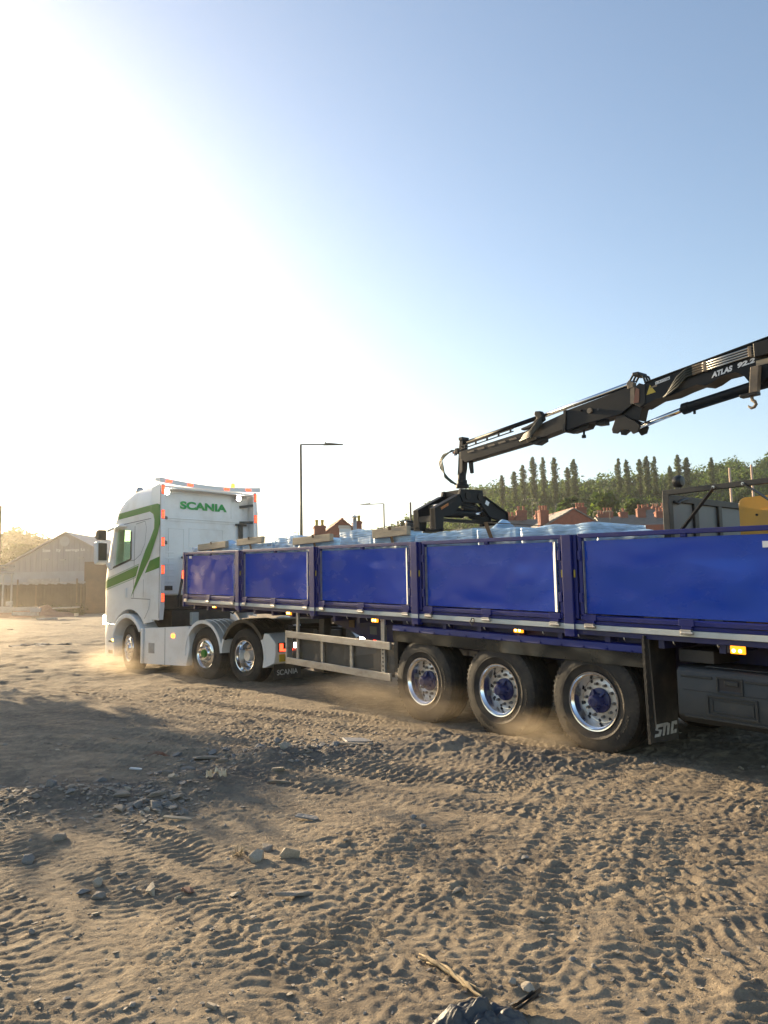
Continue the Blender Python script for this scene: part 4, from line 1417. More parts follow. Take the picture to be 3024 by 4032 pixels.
# aluminium side guard with a mesh screen behind it
for sg in (1, -1):
    g = TM().box(3.235, 5.885, sg * 1.212, sg * 1.250, .795, .898).build('side_guard', 'aluminium', TRL, bevel=.006)
    TM().box(3.235, 5.885, sg * 1.212, sg * 1.250, .378, .480).build('guard_rail', 'aluminium', g, bevel=.006)
    TM().box(5.86, 5.90, sg * 1.14, sg * 1.253, .372, .905).build('guard_end', 'aluminium', g, bevel=.008)
    TM().box(3.40, 3.48, sg * 1.16, sg * 1.205, .37, 1.2).build('guard_upright', 'aluminium', g, bevel=.004)
    for x in (5.62, 4.93, 4.18):
        TM().box(x - .03, x + .03, sg * 1.17, sg * 1.205, .40, 1.2 if x > 5.5 else .86).build('guard_upright', 'aluminium', g, bevel=.004)
    for k in range(8):
        TM().box(3.425, 3.455, sg * 1.204, sg * 1.207, .44 + .055 * k, .463 + .055 * k).build('slot', 'dark_letter', g)
    TM().box(3.26, 5.84, sg * 1.140, sg * 1.150, .42, .86).build('mesh_screen', 'mesh_screen', g)
TM().box(4.33, 4.50, .56, .605, .90, 1.02).build('data_plate', 'grey_sheet', TRL)
TM().box(4.88, 5.02, .605, .62, .98, 1.17).build('data_plate', 'strap', TRL)

# plastic tool box behind the wheels
bx = TM().prism([(1.200, .50), (1.227, .53), (1.227, .925), (1.190, .975), (.70, .975), (.68, .95), (.68, .47), (1.165, .465)], -2.35, -.945, 'x')
TB = bx.build('tool_box', 'box_plastic', TRL, bevel=.022)
def frame_ring(mb, x0, x1, z0, z1, w, y0, y1):
    mb.box(x0, x1, y0, y1, z1 - w, z1).box(x0, x1, y0, y1, z0, z0 + w).box(x0, x0 + w, y0, y1, z0 + w, z1 - w).box(x1 - w, x1, y0, y1, z0 + w, z1 - w)
rg = TM()
frame_ring(rg, -1.70, -1.24, .565, .745, .018, 1.2250, 1.2400)
frame_ring(rg, -1.665, -1.285, .595, .715, .014, 1.2250, 1.2350)
rg.box(-2.30, -1.02, 1.2230, 1.2350, .522, .545)
rg.box(-2.30, -1.60, 1.2230, 1.2370, .885, .905).box(-1.30, -1.0, 1.2230, 1.2370, .885, .905)
rg.box(-2.2, -1.02, 1.2230, 1.2305, .765, .773)
rg.build('moulding', 'box_plastic', TB, bevel=.005)
TM().box(-1.56, -1.36, 1.2255, 1.2295, .78, .90).build('handle_recess', 'dark_letter', TB)
TM().box(-1.54, -1.42, 1.2290, 1.2450, .845, .885).build('handle', 'box_plastic', TB, bevel=.006)
rc = TM()
frame_ring(rc, -1.58, -1.34, .765, .915, .018, 1.2250, 1.2390)
rc.prism([(1.2270, .783), (1.2270, .80), (1.2390, .783)], -1.56, -1.36, 'x')
rc.build('recess_frame', 'box_plastic', TB, bevel=.004)
TM().box(-2.2, -1.2, .72, 1.15, .9765, .990).build('lid_panel', 'box_plastic', TB, bevel=.006)
TM().box(-1.25, -.90, .45, 1.08, 1.00, 1.12).build('bracket', 'chassis_black', TRL, bevel=.01)

for k in range(3):
    place_wheel(WH_TRL, TRL, 1.31 * k, 1.035, .525, spin=.35 * k + .2, first=(k == 0))
    place_wheel(WH_TRL, TRL, 1.31 * k, -1.035, .525, True, spin=.5 * k)

# ------------------------------------------------------------------ load on the bed
def T(x, y, z):
    return Vector((2.0774, 8.0121, 0)) + TU * x + TL * y + Vector((0, 0, z + TILT * x))
TROT = math.pi / 2 + _ta
def wrapped_pack(x0, x1, y0, y1, z0, z1, seed, label, peak=None):
    rnd = random.Random(seed)
    r = empty('wrapped_pack', T((x0 + x1) / 2, (y0 + y1) / 2, z0), TROT)
    L, W, H = x1 - x0, y1 - y0, z1 - z0
    mb = MB()
    z = .0
    while z < H - .02:
        t = rnd.uniform(.018, .032)
        j = rnd.uniform(-.015, .015)
        mb.box(-L / 2 + .02 + j, L / 2 - .02 + rnd.uniform(-.015, .015), -W / 2 + .02 + rnd.uniform(-.01, .01), W / 2 - .02 + rnd.uniform(-.012, .012), z, z + t - .004)
        z += t
    s = mb.build('slate_stack', 'slate', r)
    # film: a crumpled sleeve closed at the top
    nx, nz = 30, 9
    f = MB()
    ring = []
    per = []
    for i in range(nx):
        per.append((-L / 2 + L * i / nx, W / 2))
    for i in range(12):
        per.append((L / 2, W / 2 - W * i / 12))
    for i in range(nx):
        per.append((L / 2 - L * i / nx, -W / 2))
    for i in range(12):
        per.append((-L / 2, -W / 2 + W * i / 12))
    n = len(per)
    for k in range(nz):
        zz = H * .15 + (H * .88) * k / (nz - 1)
        for i, (a, b) in enumerate(per):
            e = float(fbm(np.array([a * 5 + seed]), np.array([zz * 9 + b]), 3, seed)[0])
            g = 1 + .03 * e
            f.v.append((a * g, b * g + .012 * e, zz + (.02 * e if k == nz - 1 else 0)))
    for k in range(nz - 1):
        for i in range(n):
            j = (i + 1) % n
            f.f.append((k * n + i, k * n + j, (k + 1) * n + j, (k + 1) * n + i))
    # top crumple
    gxn, gyn = 22, 12
    o = len(f.v)
    for i in range(gxn):
        for j in range(gyn):
            a = -L / 2 + L * i / (gxn - 1)
            b = -W / 2 + W * j / (gyn - 1)
            e = float(fbm(np.array([a * 3.2 + seed * 3]), np.array([b * 3.2]), 4, seed + 7)[0])
            edge = min(i, gxn - 1 - i, j * 1.5, (gyn - 1 - j) * 1.5) / 4
            edge = min(1, edge)
            zz = H + .012 + edge * (.015 + .06 * abs(e) ** 1.2)
            if peak:
                zz += peak[2] * math.exp(-((a - peak[0]) / .10) ** 2 - ((b - peak[1]) / .16) ** 2)
            f.v.append((a, b, zz))
    for i in range(gxn - 1):
        for j in range(gyn - 1):
            q = o + i * gyn + j
            f.f.append((q, q + gyn, q + gyn + 1, q + 1))
    f.build('film', 'film_wrap', r, smooth=True)
    MB().box(-L / 2, L / 2, -W / 2, W / 2, -.10, -.075).box(-L / 2, -L / 2 + .1, -W / 2, W / 2, -.075, -.003).box(L / 2 - .1, L / 2, -W / 2, W / 2, -.075, -.003).build('pallet', 'board', r)
    tag(r, label, 'pallet pack')
    return r
# packs along the near row and the far row; tops just above the dropsides
Z0 = 1.42
PK = [
    (8.85, 9.62, 2.33, 'blue film wrapped slate pack in the front corner by the headboard', None),
    (7.60, 8.75, 2.33, 'film wrapped slate pack with a peaked fold between two tan boards', (.1, .35, .12)),
    (6.45, 7.50, 2.32, 'flat topped slate pack under the two short grey boards', None),
    (5.75, 6.38, 2.40, 'small rounded film pack next to the stack of bare slates', (-.05, .3, .05)),
    (4.62, 5.65, 2.31, 'slate pack beneath the long weathered tan board', None),
    (3.72, 4.50, 2.42, 'bulging clear film pack next to the upturned black bucket', (.15, .3, .05)),
    (2.86, 3.66, 2.33, 'low slate pack beneath the sunlit pale board', None),
    (1.68, 2.78, 2.33, 'blue slate pack held between the grab jaws', (.12, .2, .02)),
    (1.00, 1.62, 2.33, 'slate pack with a tall twist of white film on top', (.24, .1, .16)),
    (-.05, .93, 2.33, 'long pale film pack with white crumpled top by the leaning strap', (.2, .3, .03)),
    (-.70, -.10, 2.22, 'low film pack in front of the black bulkhead frame', None),
]
for k, (x0, x1, z1, lab, pk) in enumerate(PK):
    wrapped_pack(x0, x1, -1.08, -.10, Z0, z1 - (0.0 if k < 7 else 0), 11 + k, lab, pk)
for k, (x0, x1, z1, lab) in enumerate(((7.3, 9.5, 2.30, 'far row slate pack in film nearest the headboard'), (4.9, 7.1, 2.30, 'far row slate pack in film behind the bare slates'), (3.9, 4.8, 2.28, 'far row slate pack in film behind the bucket'), (1.2, 2.6, 2.26, 'far row slate pack in film behind the grab'), (-.6, 1.0, 2.22, 'far row slate pack in film beside the bulkhead'))):
    wrapped_pack(x0, x1, -2.36, -1.36, Z0, z1, 40 + k, lab)

def edge_board(x0, x1, z, y, label, h=.13, w=.07, tilt=0.0):
    r = empty('edge_board', T((x0 + x1) / 2, y, z), TROT)
    r.rotation_euler = (0, R(tilt), TROT)
    L = x1 - x0
    b = MB().box(-L / 2, L / 2, -w / 2, w / 2, 0, h).build('board', 'board', r, bevel=.006)
    tag(r, label, 'board')
    return r
def strap(x, z0, z1, lab, lean=0.0):
    r = empty('strap', T(x, -.052, z0), TROT)
    MB().add([(lean - .03, .03, z1 - z0 + .005), (lean + .03, .03, z1 - z0 + .005), (.03, -.025, z1 - z0 - .22), (-.03, -.025, z1 - z0 - .22), (lean - .03, .034, z1 - z0 + .005), (lean + .03, .034, z1 - z0 + .005), (.03, -.021, z1 - z0 - .22), (-.03, -.021, z1 - z0 - .22)], [(0, 1, 2, 3), (7, 6, 5, 4), (0, 4, 5, 1), (3, 2, 6, 7), (0, 3, 7, 4), (1, 5, 6, 2)]).build('webbing', 'strap', r)
    MB().box(lean - .03, lean + .03, -2.2, .034, z1 - z0 + .006, z1 - z0 + .010).build('webbing', 'strap', r)
    tag(r, lab, 'strap')
BZ = 2.30
edge_board(8.05, 9.22, 2.29, -.065, 'grey tan board at the front end of the load', .12)
edge_board(6.72, 7.62, 2.34, -.065, 'short grey board halfway between cab and lamp post', .115)
edge_board(4.66, 5.72, 2.30, -.065, 'weathered tan board lying before the brick house', .115)
edge_board(2.86, 3.62, 2.33, -.065, 'sunlit pale board under the grab jaw', .125)
edge_board(1.95, 2.75, 2.36, -.75, 'thin board wedged behind the blue pack at the grab', .08, .07)
for x, z, lab, ln in ((8.63, 2.42, 'brown strap over the front board', 0), (7.16, 2.46, 'brown strap over the short grey board', 0), (5.12, 2.425, 'brown strap over the weathered tan board', 0), (3.22, 2.465, 'brown strap over the sunlit pale board', 0), (1.36, 2.43, 'leaning brown strap between blue pack and pale film pack', .05)):
    strap(x, 1.40, z, lab, ln)

# upturned black bucket with a wire handle
bk = empty('bucket', T(4.12, -1.25, 2.30), TROT)
b = MB().lathe([(.0, .0), (.10, .0), (.115, .02), (.15, .22), (.165, .23), (.165, .25), (.148, .25), (.11, .03)], 28)
b.xform(lambda a, bb, c: (a * .95 - bb * .35 + .05, c, bb * .75 + a * .3 + .13)).build('pail', 'bucket_black', bk, auto=35)
MB().tube([(.12, -.16, .28), (.22, -.1, .36), (.24, 0, .38), (.22, .1, .36), (.12, .16, .28)], .006, 6).build('handle', 'steel_tube', bk, smooth=True)
tag(bk, 'round black bucket lying on the load below the distant pole', 'bucket')
# ------------------------------------------------------------------ loader crane reaching forward over the load
CR = empty('loader_crane', Vector((2.0774, 8.0121, 0)) - TL * 1.25, TROT)
tag(CR, 'dark grey folding loader crane boom reaching over the trailer load', 'crane')
def cprism(poly, half, name, material, parent=CR, y=0.0, bevel=.008):
    return MB().prism(poly, y - half, y + half).build(name, material, parent, bevel=bevel)
# main boom (runs back out of view), its arched underside and foot
mb_ = cprism([(-3.9, 4.42), (-1.46, 4.17), (-.23, 4.02), (-.09, 4.005), (-.03, 3.80), (-.05, 3.745), (-.22, 3.80), (-.42, 3.80), (-.57, 3.832), (-.72, 3.855), (-.82, 3.822), (-.90, 3.84), (-1.0, 3.885), (-1.16, 3.888), (-1.24, 3.83), (-1.29, 3.75), (-1.40, 3.72), (-1.75, 3.90), (-3.9, 4.06)], .11, 'main_boom', 'crane_paint')
MB().prism([(-3.9, 4.424), (-.10, 4.012), (-.10, 4.022), (-3.9, 4.434)], -.125, .125).build('boom_top_flange', 'crane_dirty', mb_)
# column and slewing base standing on the rear of the deck
z_deck = 1.30 + TILT * -4.0
MB().lathe([(.0, .0), (.34, .0), (.34, .28), (.26, .34), (.20, .5), (.17, 1.6), (.17, 2.75), (.0, 2.76)], 28).xform(lambda a, b, c: (-4.0 + a, c, z_deck + .12 + b)).build('column', 'crane_paint', CR, auto=35)
MB().box(-4.45, -3.55, -1.15, 1.15, z_deck + .004, z_deck + .13).build('base_beam', 'crane_paint', CR, bevel=.015)
cprism([(-4.25, 3.86), (-3.75, 3.86), (-3.72, 4.10), (-3.86, 4.47), (-4.12, 4.50), (-4.27, 4.2)], .17, 'column_head', 'crane_paint')
MB().cyl((-1.36, 0, 3.735), (-3.85, 0, 3.95), .06, n=20).build('lift_cylinder', 'crane_paint', CR, auto=35)
# four hydraulic pipes along the near side
for k in range(4):
    z0 = 4.060 - .027 * k
    MB().cyl((-.80, .135, z0 - .0), (-1.36, .135, z0 + .042), .0095, n=10).build('hydraulic_pipe', 'steel_tube', mb_, smooth=True)
    MB().cyl((-.70, .135, z0 - .008), (-.80, .135, z0), .014, n=8).build('pipe_union', 'crane_sand', mb_)
    MB().tube([(-.70, .135, z0 - .008), (-.62, .14, z0 - .02), (-.52, .14, z0 - .08 - .01 * k), (-.44 + .02 * k, .13, z0 - .17), (-.36 + .015 * k, .10, 3.80)], .013, 8).build('hose', 'hose', mb_, smooth=True)
for x, z in ((-.845, 4.022), (-1.335, 4.058)):
    MB().box(x - .018, x + .018, .112, .152, z - .055, z + .055).build('pipe_clamp', 'crane_sand', mb_, bevel=.004)
MB().box(-1.62, -1.38, .11, .17, 3.98, 4.13).build('valve_block', 'crane_dirty', mb_, bevel=.01)
MB().box(-1.60, -1.375, .112, .118, 3.90, 3.955).build('maker_panel', 'board', mb_)
text_mesh('ATLAS', (-.895, .1125, 3.885), (-1, 0, .12), (0, 0, 1), .235, .060, 'white_sticker', parent=mb_, offset=.055, shear=.2)
text_mesh('92.2', (-1.180, .1125, 3.925), (-1, 0, .10), (0, 0, 1), .185, .052, 'white_sticker', parent=mb_, offset=.055, shear=.2)
stk = MB().prism([(-.235, 3.962), (-.235, 3.995), (-.415, 4.018), (-.415, 3.985)], .112, .1145).build('sticker', 'white_sticker', mb_)
text_mesh('ECM SYSTEM', (-.243, .1155, 3.968), (-1, 0, .12), (0, 0, 1), .165, .022, 'dark_letter', parent=stk, offset=.01)
MB().prism([(-.115, 3.868), (-.235, 3.878), (-.165, 3.975)], .112, .1145).build('warning_triangle', 'warning_yellow', mb_)
MB().prism([(-.165, 3.935), (-.165, 3.945), (-.255, 3.965), (-.255, 3.94)], .1146, .116).build('sticker', 'crane_sand', mb_)
# knuckle: dark inner link with rust, hose hoop above
kn = cprism([(.06, 3.80), (.015, 4.0), (-.03, 4.03), (-.11, 3.98), (-.10, 3.78), (-.03, 3.74)], .12, 'knuckle', 'crane_dirty')
MB().prism([(.05, 3.805), (.01, 3.985), (-.035, 3.95), (-.02, 3.80)], .121, .126).build('knuckle_face', 'crane_rust', kn)
for yy in (-.06, .0, .06):
    MB().tube([(.14, yy, 4.01), (.13, yy, 4.09), (.08, yy, 4.155), (.02, yy, 4.165), (-.05, yy, 4.12), (-.09, yy, 4.0)], .013, 8).build('hose', 'hose', kn, smooth=True)
MB().prism([(.075, 4.14), (.07, 4.18), (-.01, 4.175), (-.02, 4.13)], -.09, .09).build('hose_guard', 'crane_dirty', kn, bevel=.006)
# boom cylinder and its rod, with the two plate link below the knuckle
cy = MB().cyl((-.52, 0, 3.648), (-1.36, 0, 3.735), .058, n=24).cyl((-.49, 0, 3.645), (-.56, 0, 3.652), .064, n=24).build('boom_cylinder', 'crane_paint', CR, auto=35)
MB().cyl((.12, 0, 3.535), (-.52, 0, 3.648), .030, n=18).build('cylinder_rod', 'chrome', cy, smooth=True)
MB().cyl((-.62, .0, 3.60), (-.62, .0, 3.565), .015, n=10).cyl((-1.2, .0, 3.665), (-1.2, .0, 3.63), .015, n=10).build('port', 'crane_dirty', cy)
for yy in (.085, -.085):
    cprism([(.31, 3.70), (.38, 3.56), (.37, 3.51), (.31, 3.495), (.25, 3.53), (.14, 3.515), (.10, 3.455), (.03, 3.47), (.0, 3.54), (.06, 3.60), (.16, 3.66), (.20, 3.70)], .014, 'link_plate', 'crane_dirty', y=yy, bevel=.004)
cprism([(.02, 3.60), (-.02, 3.73), (-.20, 3.80), (-.10, 3.86), (.07, 3.82), (.27, 3.74), (.22, 3.68)], .07, 'link_plate', 'crane_dirty', bevel=.006)
# second boom (extension housing)
sb = cprism([(.10, 4.018), (1.02, 3.915), (1.04, 3.658), (.76, 3.690), (.25, 3.715), (.075, 3.80), (.06, 3.90)], .105, 'second_boom', 'crane_paint')
MB().prism([(.03, 3.995), (.085, 4.02), (.10, 3.81), (.045, 3.80)], -.118, .118).build('boom_collar', 'crane_sand', sb, bevel=.004)
MB().prism([(.04, 4.05), (.10, 4.09), (.13, 4.06), (.12, 3.99), (.05, 3.995)], .06, .125).build('bracket', 'crane_sand', sb, bevel=.004)
MB().cyl((.665, .10, 3.838), (.665, .128, 3.838), .034, n=20).build('pin_cap', 'crane_sand', sb)
MB().cyl((.555, .10, 3.835), (.555, .1065, 3.835), .014, n=12).build('hole', 'dark_letter', sb)
MB().cyl((.80, .10, 3.868), (.80, .125, 3.868), .014, n=10).build('bolt', 'crane_dirty', sb)
MB().prism([(1.045, 3.65), (1.02, 3.922), (1.06, 3.918), (1.085, 3.645)], -.118, .118).build('boom_collar', 'crane_dirty', sb, bevel=.004)
cprism([(.50, 3.72), (.66, 3.71), (.63, 3.655), (.50, 3.645)], .05, 'guide_pad', 'crane_dirty', sb)
cprism([(.70, 3.70), (1.04, 3.66), (1.0, 3.625), (.74, 3.645)], .06, 'guide_pad', 'crane_dirty', sb)
MB().cyl((.845, 0, 3.65), (.852, 0, 3.55), .014, n=8).cyl((.852, 0, 3.58), (.852, 0, 3.545), .028, n=12).build('lifting_eye', 'crane_dirty', sb)
# third boom and tip
tb = cprism([(1.04, 3.900), (1.72, 3.775), (1.70, 3.612), (1.04, 3.70)], .085, 'third_boom', 'crane_dirty', bevel=.006)
fb = cprism([(1.60, 3.785), (2.98, 3.690), (2.985, 3.60), (2.88, 3.520), (1.62, 3.612)], .070, 'tip_boom', 'crane_paint', bevel=.006)
for k in range(5):
    x = 1.9 + .2 * k
    MB().prism([(x, 3.725 - .012 * k), (x + .13, 3.718 - .012 * k), (x + .11, 3.695 - .012 * k), (x - .02, 3.70 - .012 * k)], .0705, .073).build('tan_patch', 'crane_sand', fb)  # slanted tan patches along the near side
# extension cylinders on top
MB().cyl((.10, 0, 4.085), (1.53, 0, 3.940), .030, n=16).build('extension_rod', 'chrome', CR, smooth=True)
MB().cyl((1.50, 0, 3.945), (2.93, 0, 3.820), .030, n=16).build('extension_cylinder', 'crane_paint', CR, smooth=True)
MB().cyl((.12, -.05, 4.025), (1.05, -.05, 3.93), .022, n=12).build('hose_tube', 'crane_dirty', CR, smooth=True)
tr_ = MB()
for a, b in (((1.95, .06, 3.855), (2.98, .06, 3.77)), ((1.95, .06, 3.815), (2.98, .06, 3.725))):
    tr_.bar(a, b, .014, .014)
for k in range(5):
    x = 2.0 + .22 * k
    tr_.bar((x, .06, 3.855 - (x - 1.95) * .0825), (x, .06, 3.815 - (x - 1.95) * .0875), .02, .02, (1, 0, 0))
tr_.build('pipe_rack', 'crane_dirty', CR)
# hose bundle where the sections meet
hbz = MB().prism([(1.545, 4.01), (1.56, 3.965), (1.52, 3.91), (1.58, 3.87), (1.70, 3.84), (1.80, 3.825), (1.79, 3.795), (1.62, 3.80), (1.50, 3.83), (1.41, 3.87), (1.42, 3.94), (1.45, 3.995)], .02, .095).build('hose_sleeve', 'crane_dirty', CR, bevel=.02)
for k in range(5):
    MB().tube([(1.42, .11, 3.90 - .02 * k), (1.50, .13, 3.83 - .02 * k), (1.60, .13, 3.75 - .02 * k), (1.72 + .02 * k, .11, 3.72 - .018 * k)], .013, 8).build('hose', 'hose', CR, smooth=True)
for k in range(4):
    MB().box(1.53 + .04 * k, 1.56 + .04 * k, .07, .10, 3.64 + .012 * k, 3.67 + .012 * k).build('hose_fitting', 'crane_sand', CR, bevel=.003)
cprism([(1.45, 3.66), (1.60, 3.66), (1.66, 3.59), (1.56, 3.565), (1.45, 3.60)], .06, 'guide_pad', 'crane_dirty')
# boom tip: vertical plates and pin
tp = cprism([(2.93, 3.87), (2.995, 3.875), (3.02, 3.72), (3.045, 3.46), (3.06, 3.36), (2.985, 3.345), (2.955, 3.45), (2.94, 3.62)], .055, 'boom_tip', 'crane_dirty', bevel=.006)
MB().prism([(2.985, 3.66), (2.93, 3.67), (2.945, 3.40), (2.98, 3.37), (3.0, 3.40)], .056, .068).build('tip_plate', 'crane_sand', tp, bevel=.003)
MB().prism([(2.86, 3.53), (2.80, 3.54), (2.79, 3.36), (2.83, 3.355), (2.85, 3.45)], -.02, .02).build('stop', 'crane_dirty', tp, bevel=.003)
MB().box(2.92, 3.0, -.07, .07, 3.86, 3.905).build('tip_cap', 'crane_dirty', tp, bevel=.005)
for k in range(3):
    MB().tube([(3.03, .02 * k, 3.725 - .01 * k), (3.18, .02 * k, 3.745), (3.40 - .05 * k, .03 * k, 3.72 - .02 * k), (3.50 - .06 * k, .03 * k, 3.62), (3.47 - .06 * k, .03 * k, 3.52), (3.32, .03 * k, 3.36), (3.18, .03 * k, 3.26), (3.12, .02, 3.20 + .02 * k)], .011, 7).build('hose', 'hose_green', tp, smooth=True)
MB().box(3.03, 3.10, -.05, .06, 3.68, 3.76).build('coupling', 'crane_dirty', tp, bevel=.008)
MB().box(3.10, 3.16, .0, .05, 3.69, 3.72).build('coupling', 'red_clay', tp, bevel=.008)
MB().box(3.07, 3.12, .03, .06, 3.655, 3.68).build('coupling', 'blue_hub', tp, bevel=.008)
# rotator
MB().lathe([(.0, .0), (.05, .0), (.062, .05), (.06, .11), (.075, .125), (.075, .17), (.10, .19), (.10, .23), (.0, .24)], 24).xform(lambda a, b, c: (3.02 + a, c, 3.40 - b)).build('rotator', 'crane_dirty', CR, auto=35)
# lifting hook stored under the main boom
hk = MB().box(-1.40, -1.315, .12, .19, 3.62, 3.885)
hk.xform(lambda x, y, z: (x - (z - 3.62) * .12, y, z))
ho = hk.build('hook_block', 'crane_sand', CR, bevel=.006)
MB().box(-1.40, -1.22, .115, .195, 3.590, 3.622).build('hook_plate', 'crane_dirty', ho, bevel=.004)
MB().tube([(-1.325, .155, 3.60), (-1.33, .155, 3.55), (-1.355, .155, 3.53), (-1.365, .155, 3.50), (-1.345, .155, 3.475), (-1.315, .155, 3.47), (-1.29, .155, 3.49), (-1.287, .155, 3.505)], [.018, .018, .018, .018, .017, .015, .011, .005], 8).build('hook', 'crane_sand', ho, smooth=True)

# ------------------------------------------------------------------ block grab hanging from the crane, gripping across the load
GR = empty('block_grab', Vector((2.0774, 8.0121, 0)) - TL * 1.235 + TU * 3.025, TROT)
tag(GR, 'dark grey hydraulic block grab hanging open over the load', 'grab')
def gpl(poly, x, t, name, material='crane_paint', parent=GR, bevel=.006):
    return MB().prism(poly, x - t / 2, x + t / 2, 'x').build(name, material, parent, bevel=bevel)
for x in (-.185, .175):
    gpl([(.215, 3.118), (-.225, 3.124), (-.245, 3.03), (-.20, 2.93), (.17, 2.93), (.235, 3.03)], x, .05, 'head_plate')
    for y in (.085, -.165):
        MB().cyl((x - .04, y, 3.025), (x + .04, y, 3.025), .055, n=20).build('pivot', 'crane_dirty', GR, auto=35)
MB().box(-.17, .16, -.20, .19, 3.03, 3.115).build('head_block', 'crane_dirty', GR, bevel=.008)
for sg in (1, -1):
    jaw = None
    for x in (-.175, .175):
        y = sg
        poly = [(.25 * sg, 3.045), (.745 * sg, 2.815), (.735 * sg, 2.525), (.575 * sg, 2.525), (.555 * sg, 2.705), (.36 * sg, 2.745), (.19 * sg, 2.925)]
        a = gpl(poly, x, .06, 'jaw_arm', parent=GR if jaw is None else GR)
        MB().prism([(.25 * sg, 3.045), (.745 * sg, 2.815), (.735 * sg, 2.80), (.245 * sg, 3.03)], x - .055, x + .055, 'x').build('arm_flange', 'crane_paint', a, bevel=.003)
        MB().prism([(.745 * sg, 2.815), (.735 * sg, 2.525), (.72 * sg, 2.525), (.73 * sg, 2.81)], x - .055, x + .055, 'x').build('arm_flange', 'crane_paint', a, bevel=.003)
        if x < 0 and sg > 0:
            so = MB().prism([(.62, 2.83), (.335, 2.972), (.325, 2.935), (.61, 2.795)], x - .034, x - .031, 'x').build('maker_sticker', 'crane_dirty', a)
            MB().prism([(.615, 2.828), (.475, 2.898), (.465, 2.866), (.605, 2.798)], x - .037, x - .034, 'x').build('sticker_patch', 'orange_sticker', so)
            text_mesh('KINSHOFER', (x - .0385, .600, 2.803), (0, -.9, .44), (0, .44, .9), .26, .020, 'dark_letter', parent=so)
        if x < 0 and sg < 0:
            MB().prism([(-.30, 2.985), (-.365, 2.955), (-.335, 2.90), (-.27, 2.93)], x - .034, x - .031, 'x').build('sticker', 'white_sticker', a)
            MB().prism([(-.66, 2.60), (-.72, 2.605), (-.695, 2.67)], x - .034, x - .031, 'x').build('warning_triangle', 'warning_yellow', a)
    # outer plate tying the two arms, with a window cut at its foot
    e = MB()
    e.box(-.145, .145, min(.70 * sg, .735 * sg), max(.70 * sg, .735 * sg), 2.635, 2.72)
    e.box(-.145, -.10, min(.70 * sg, .735 * sg), max(.70 * sg, .735 * sg), 2.52, 2.635).box(.10, .145, min(.70 * sg, .735 * sg), max(.70 * sg, .735 * sg), 2.52, 2.635)
    e.build('jaw_plate', 'crane_dirty', GR, bevel=.005)
    MB().cyl((-.15, .50 * sg, 2.88), (.15, .50 * sg, 2.88), .022, n=14).build('cross_tube', 'steel_tube', GR, smooth=True)
    MB().box(-.2, .2, min(.56 * sg, .60 * sg), max(.56 * sg, .60 * sg), 2.50, 2.56).build('grip_pad', 'rubber', GR, bevel=.008)
for x in (-.12, .12):
    c_ = MB().cyl((x, .40, 2.775), (x, -.12, 2.785), .045, n=20).build('grab_cylinder', 'crane_paint', GR, auto=35)
    MB().cyl((x, -.12, 2.785), (x, -.30, 2.79), .020, n=14).build('cylinder_rod', 'chrome', c_, smooth=True)
    MB().cyl((x - .04, -.32, 2.79), (x + .04, -.32, 2.79), .045, n=16).cyl((x - .04, .41, 2.775), (x + .04, .41, 2.775), .045, n=16).build('cylinder_eye', 'crane_dirty', c_)
    MB().cyl((x, .10, 2.865), (x, -.18, 2.85), .035, n=14).build('grab_cylinder', 'crane_dirty', GR, auto=35)
MB().box(-.05, .05, -.58, .58, 2.66, 2.70).build('tie_bar', 'crane_dirty', GR, bevel=.005)
MB().tube([(.0, .1, 3.12), (.1, .22, 2.98), (.1, .2, 2.85), (.05, .05, 2.83)], .012, 7).tube([(.0, -.1, 3.12), (-.1, -.16, 2.95), (-.12, -.2, 2.88), (-.1, -.05, 2.84)], .012, 7).build('hose', 'hose', GR, smooth=True)

# ------------------------------------------------------------------ bulkhead frame and yellow cabinet at the rear of the load
BHX = -.80
BH = empty('bulkhead', T(BHX, -.30, 1.31), TROT)
tag(BH, 'black steel bulkhead frame with grey sheet panels and diagonal braces', 'bulkhead')
H = 2.655 - 1.31
def P(x, y, z):
    return (x, y, z)
MB().box(-.035, .035, -.04, .04, 0, H - .05).build('frame_post', 'black_frame', BH, bevel=.005)
MB().box(-.035, .035, -.52, -.44, 0, H - .06).build('frame_post', 'black_frame', BH, bevel=.005)
MB().box(-.035, .035, -1.0, -.93, 0, H - .06).build('frame_post', 'black_frame', BH, bevel=.005)
MB().box(-.035, .035, -1.94, -1.88, 0, H - .06).build('frame_post', 'black_frame', BH, bevel=.005)
MB().box(-.036, .036, -1.94, -.02, H - .115, H - .05).build('top_rail', 'black_frame', BH, bevel=.005)
for y0, y1 in ((-.45, -.03), (-.94, -.51), (-1.89, -.99)):
    MB().box(-.008, .012, y0, y1, .02, H - .11).build('sheet_panel', 'grey_sheet', BH)
MB().tube([(-.042, -.05, H - .115), (-.042, -.12, H - .13), (-.042, -.17, H - .10), (-.042, -.30, H - .075)], .014, 7).build('cable', 'black_plastic', BH, smooth=True)
MB().box(-2.6, .04, -.025, .025, H - .05, H).build('long_rail', 'black_frame', BH, bevel=.004)
MB().bar((-.50, .03, H - .03), (-.12, .03, .95 - .04), .012, .055, (0, 1, 0)).build('brace', 'black_frame', BH)
MB().bar((-.78, .03, H - .03), (-1.5, .03, .75), .012, .055, (0, 1, 0)).build('brace', 'black_frame', BH)
for x in (-.50, -.78):
    MB().cyl((x, .03, H - .03), (x, .05, H - .03), .014, n=12).build('bolt', 'steel_tube', BH)
lm = MB().lathe([(.0, .03), (.055, .03), (.062, .0), (.06, -.03), (.045, -.05), (.0, -.055)], 20).xform(lambda a, b, c: (-.11 + b, -.02 + a, H + .075 + c)).build('work_lamp', 'black_plastic', BH, auto=40)
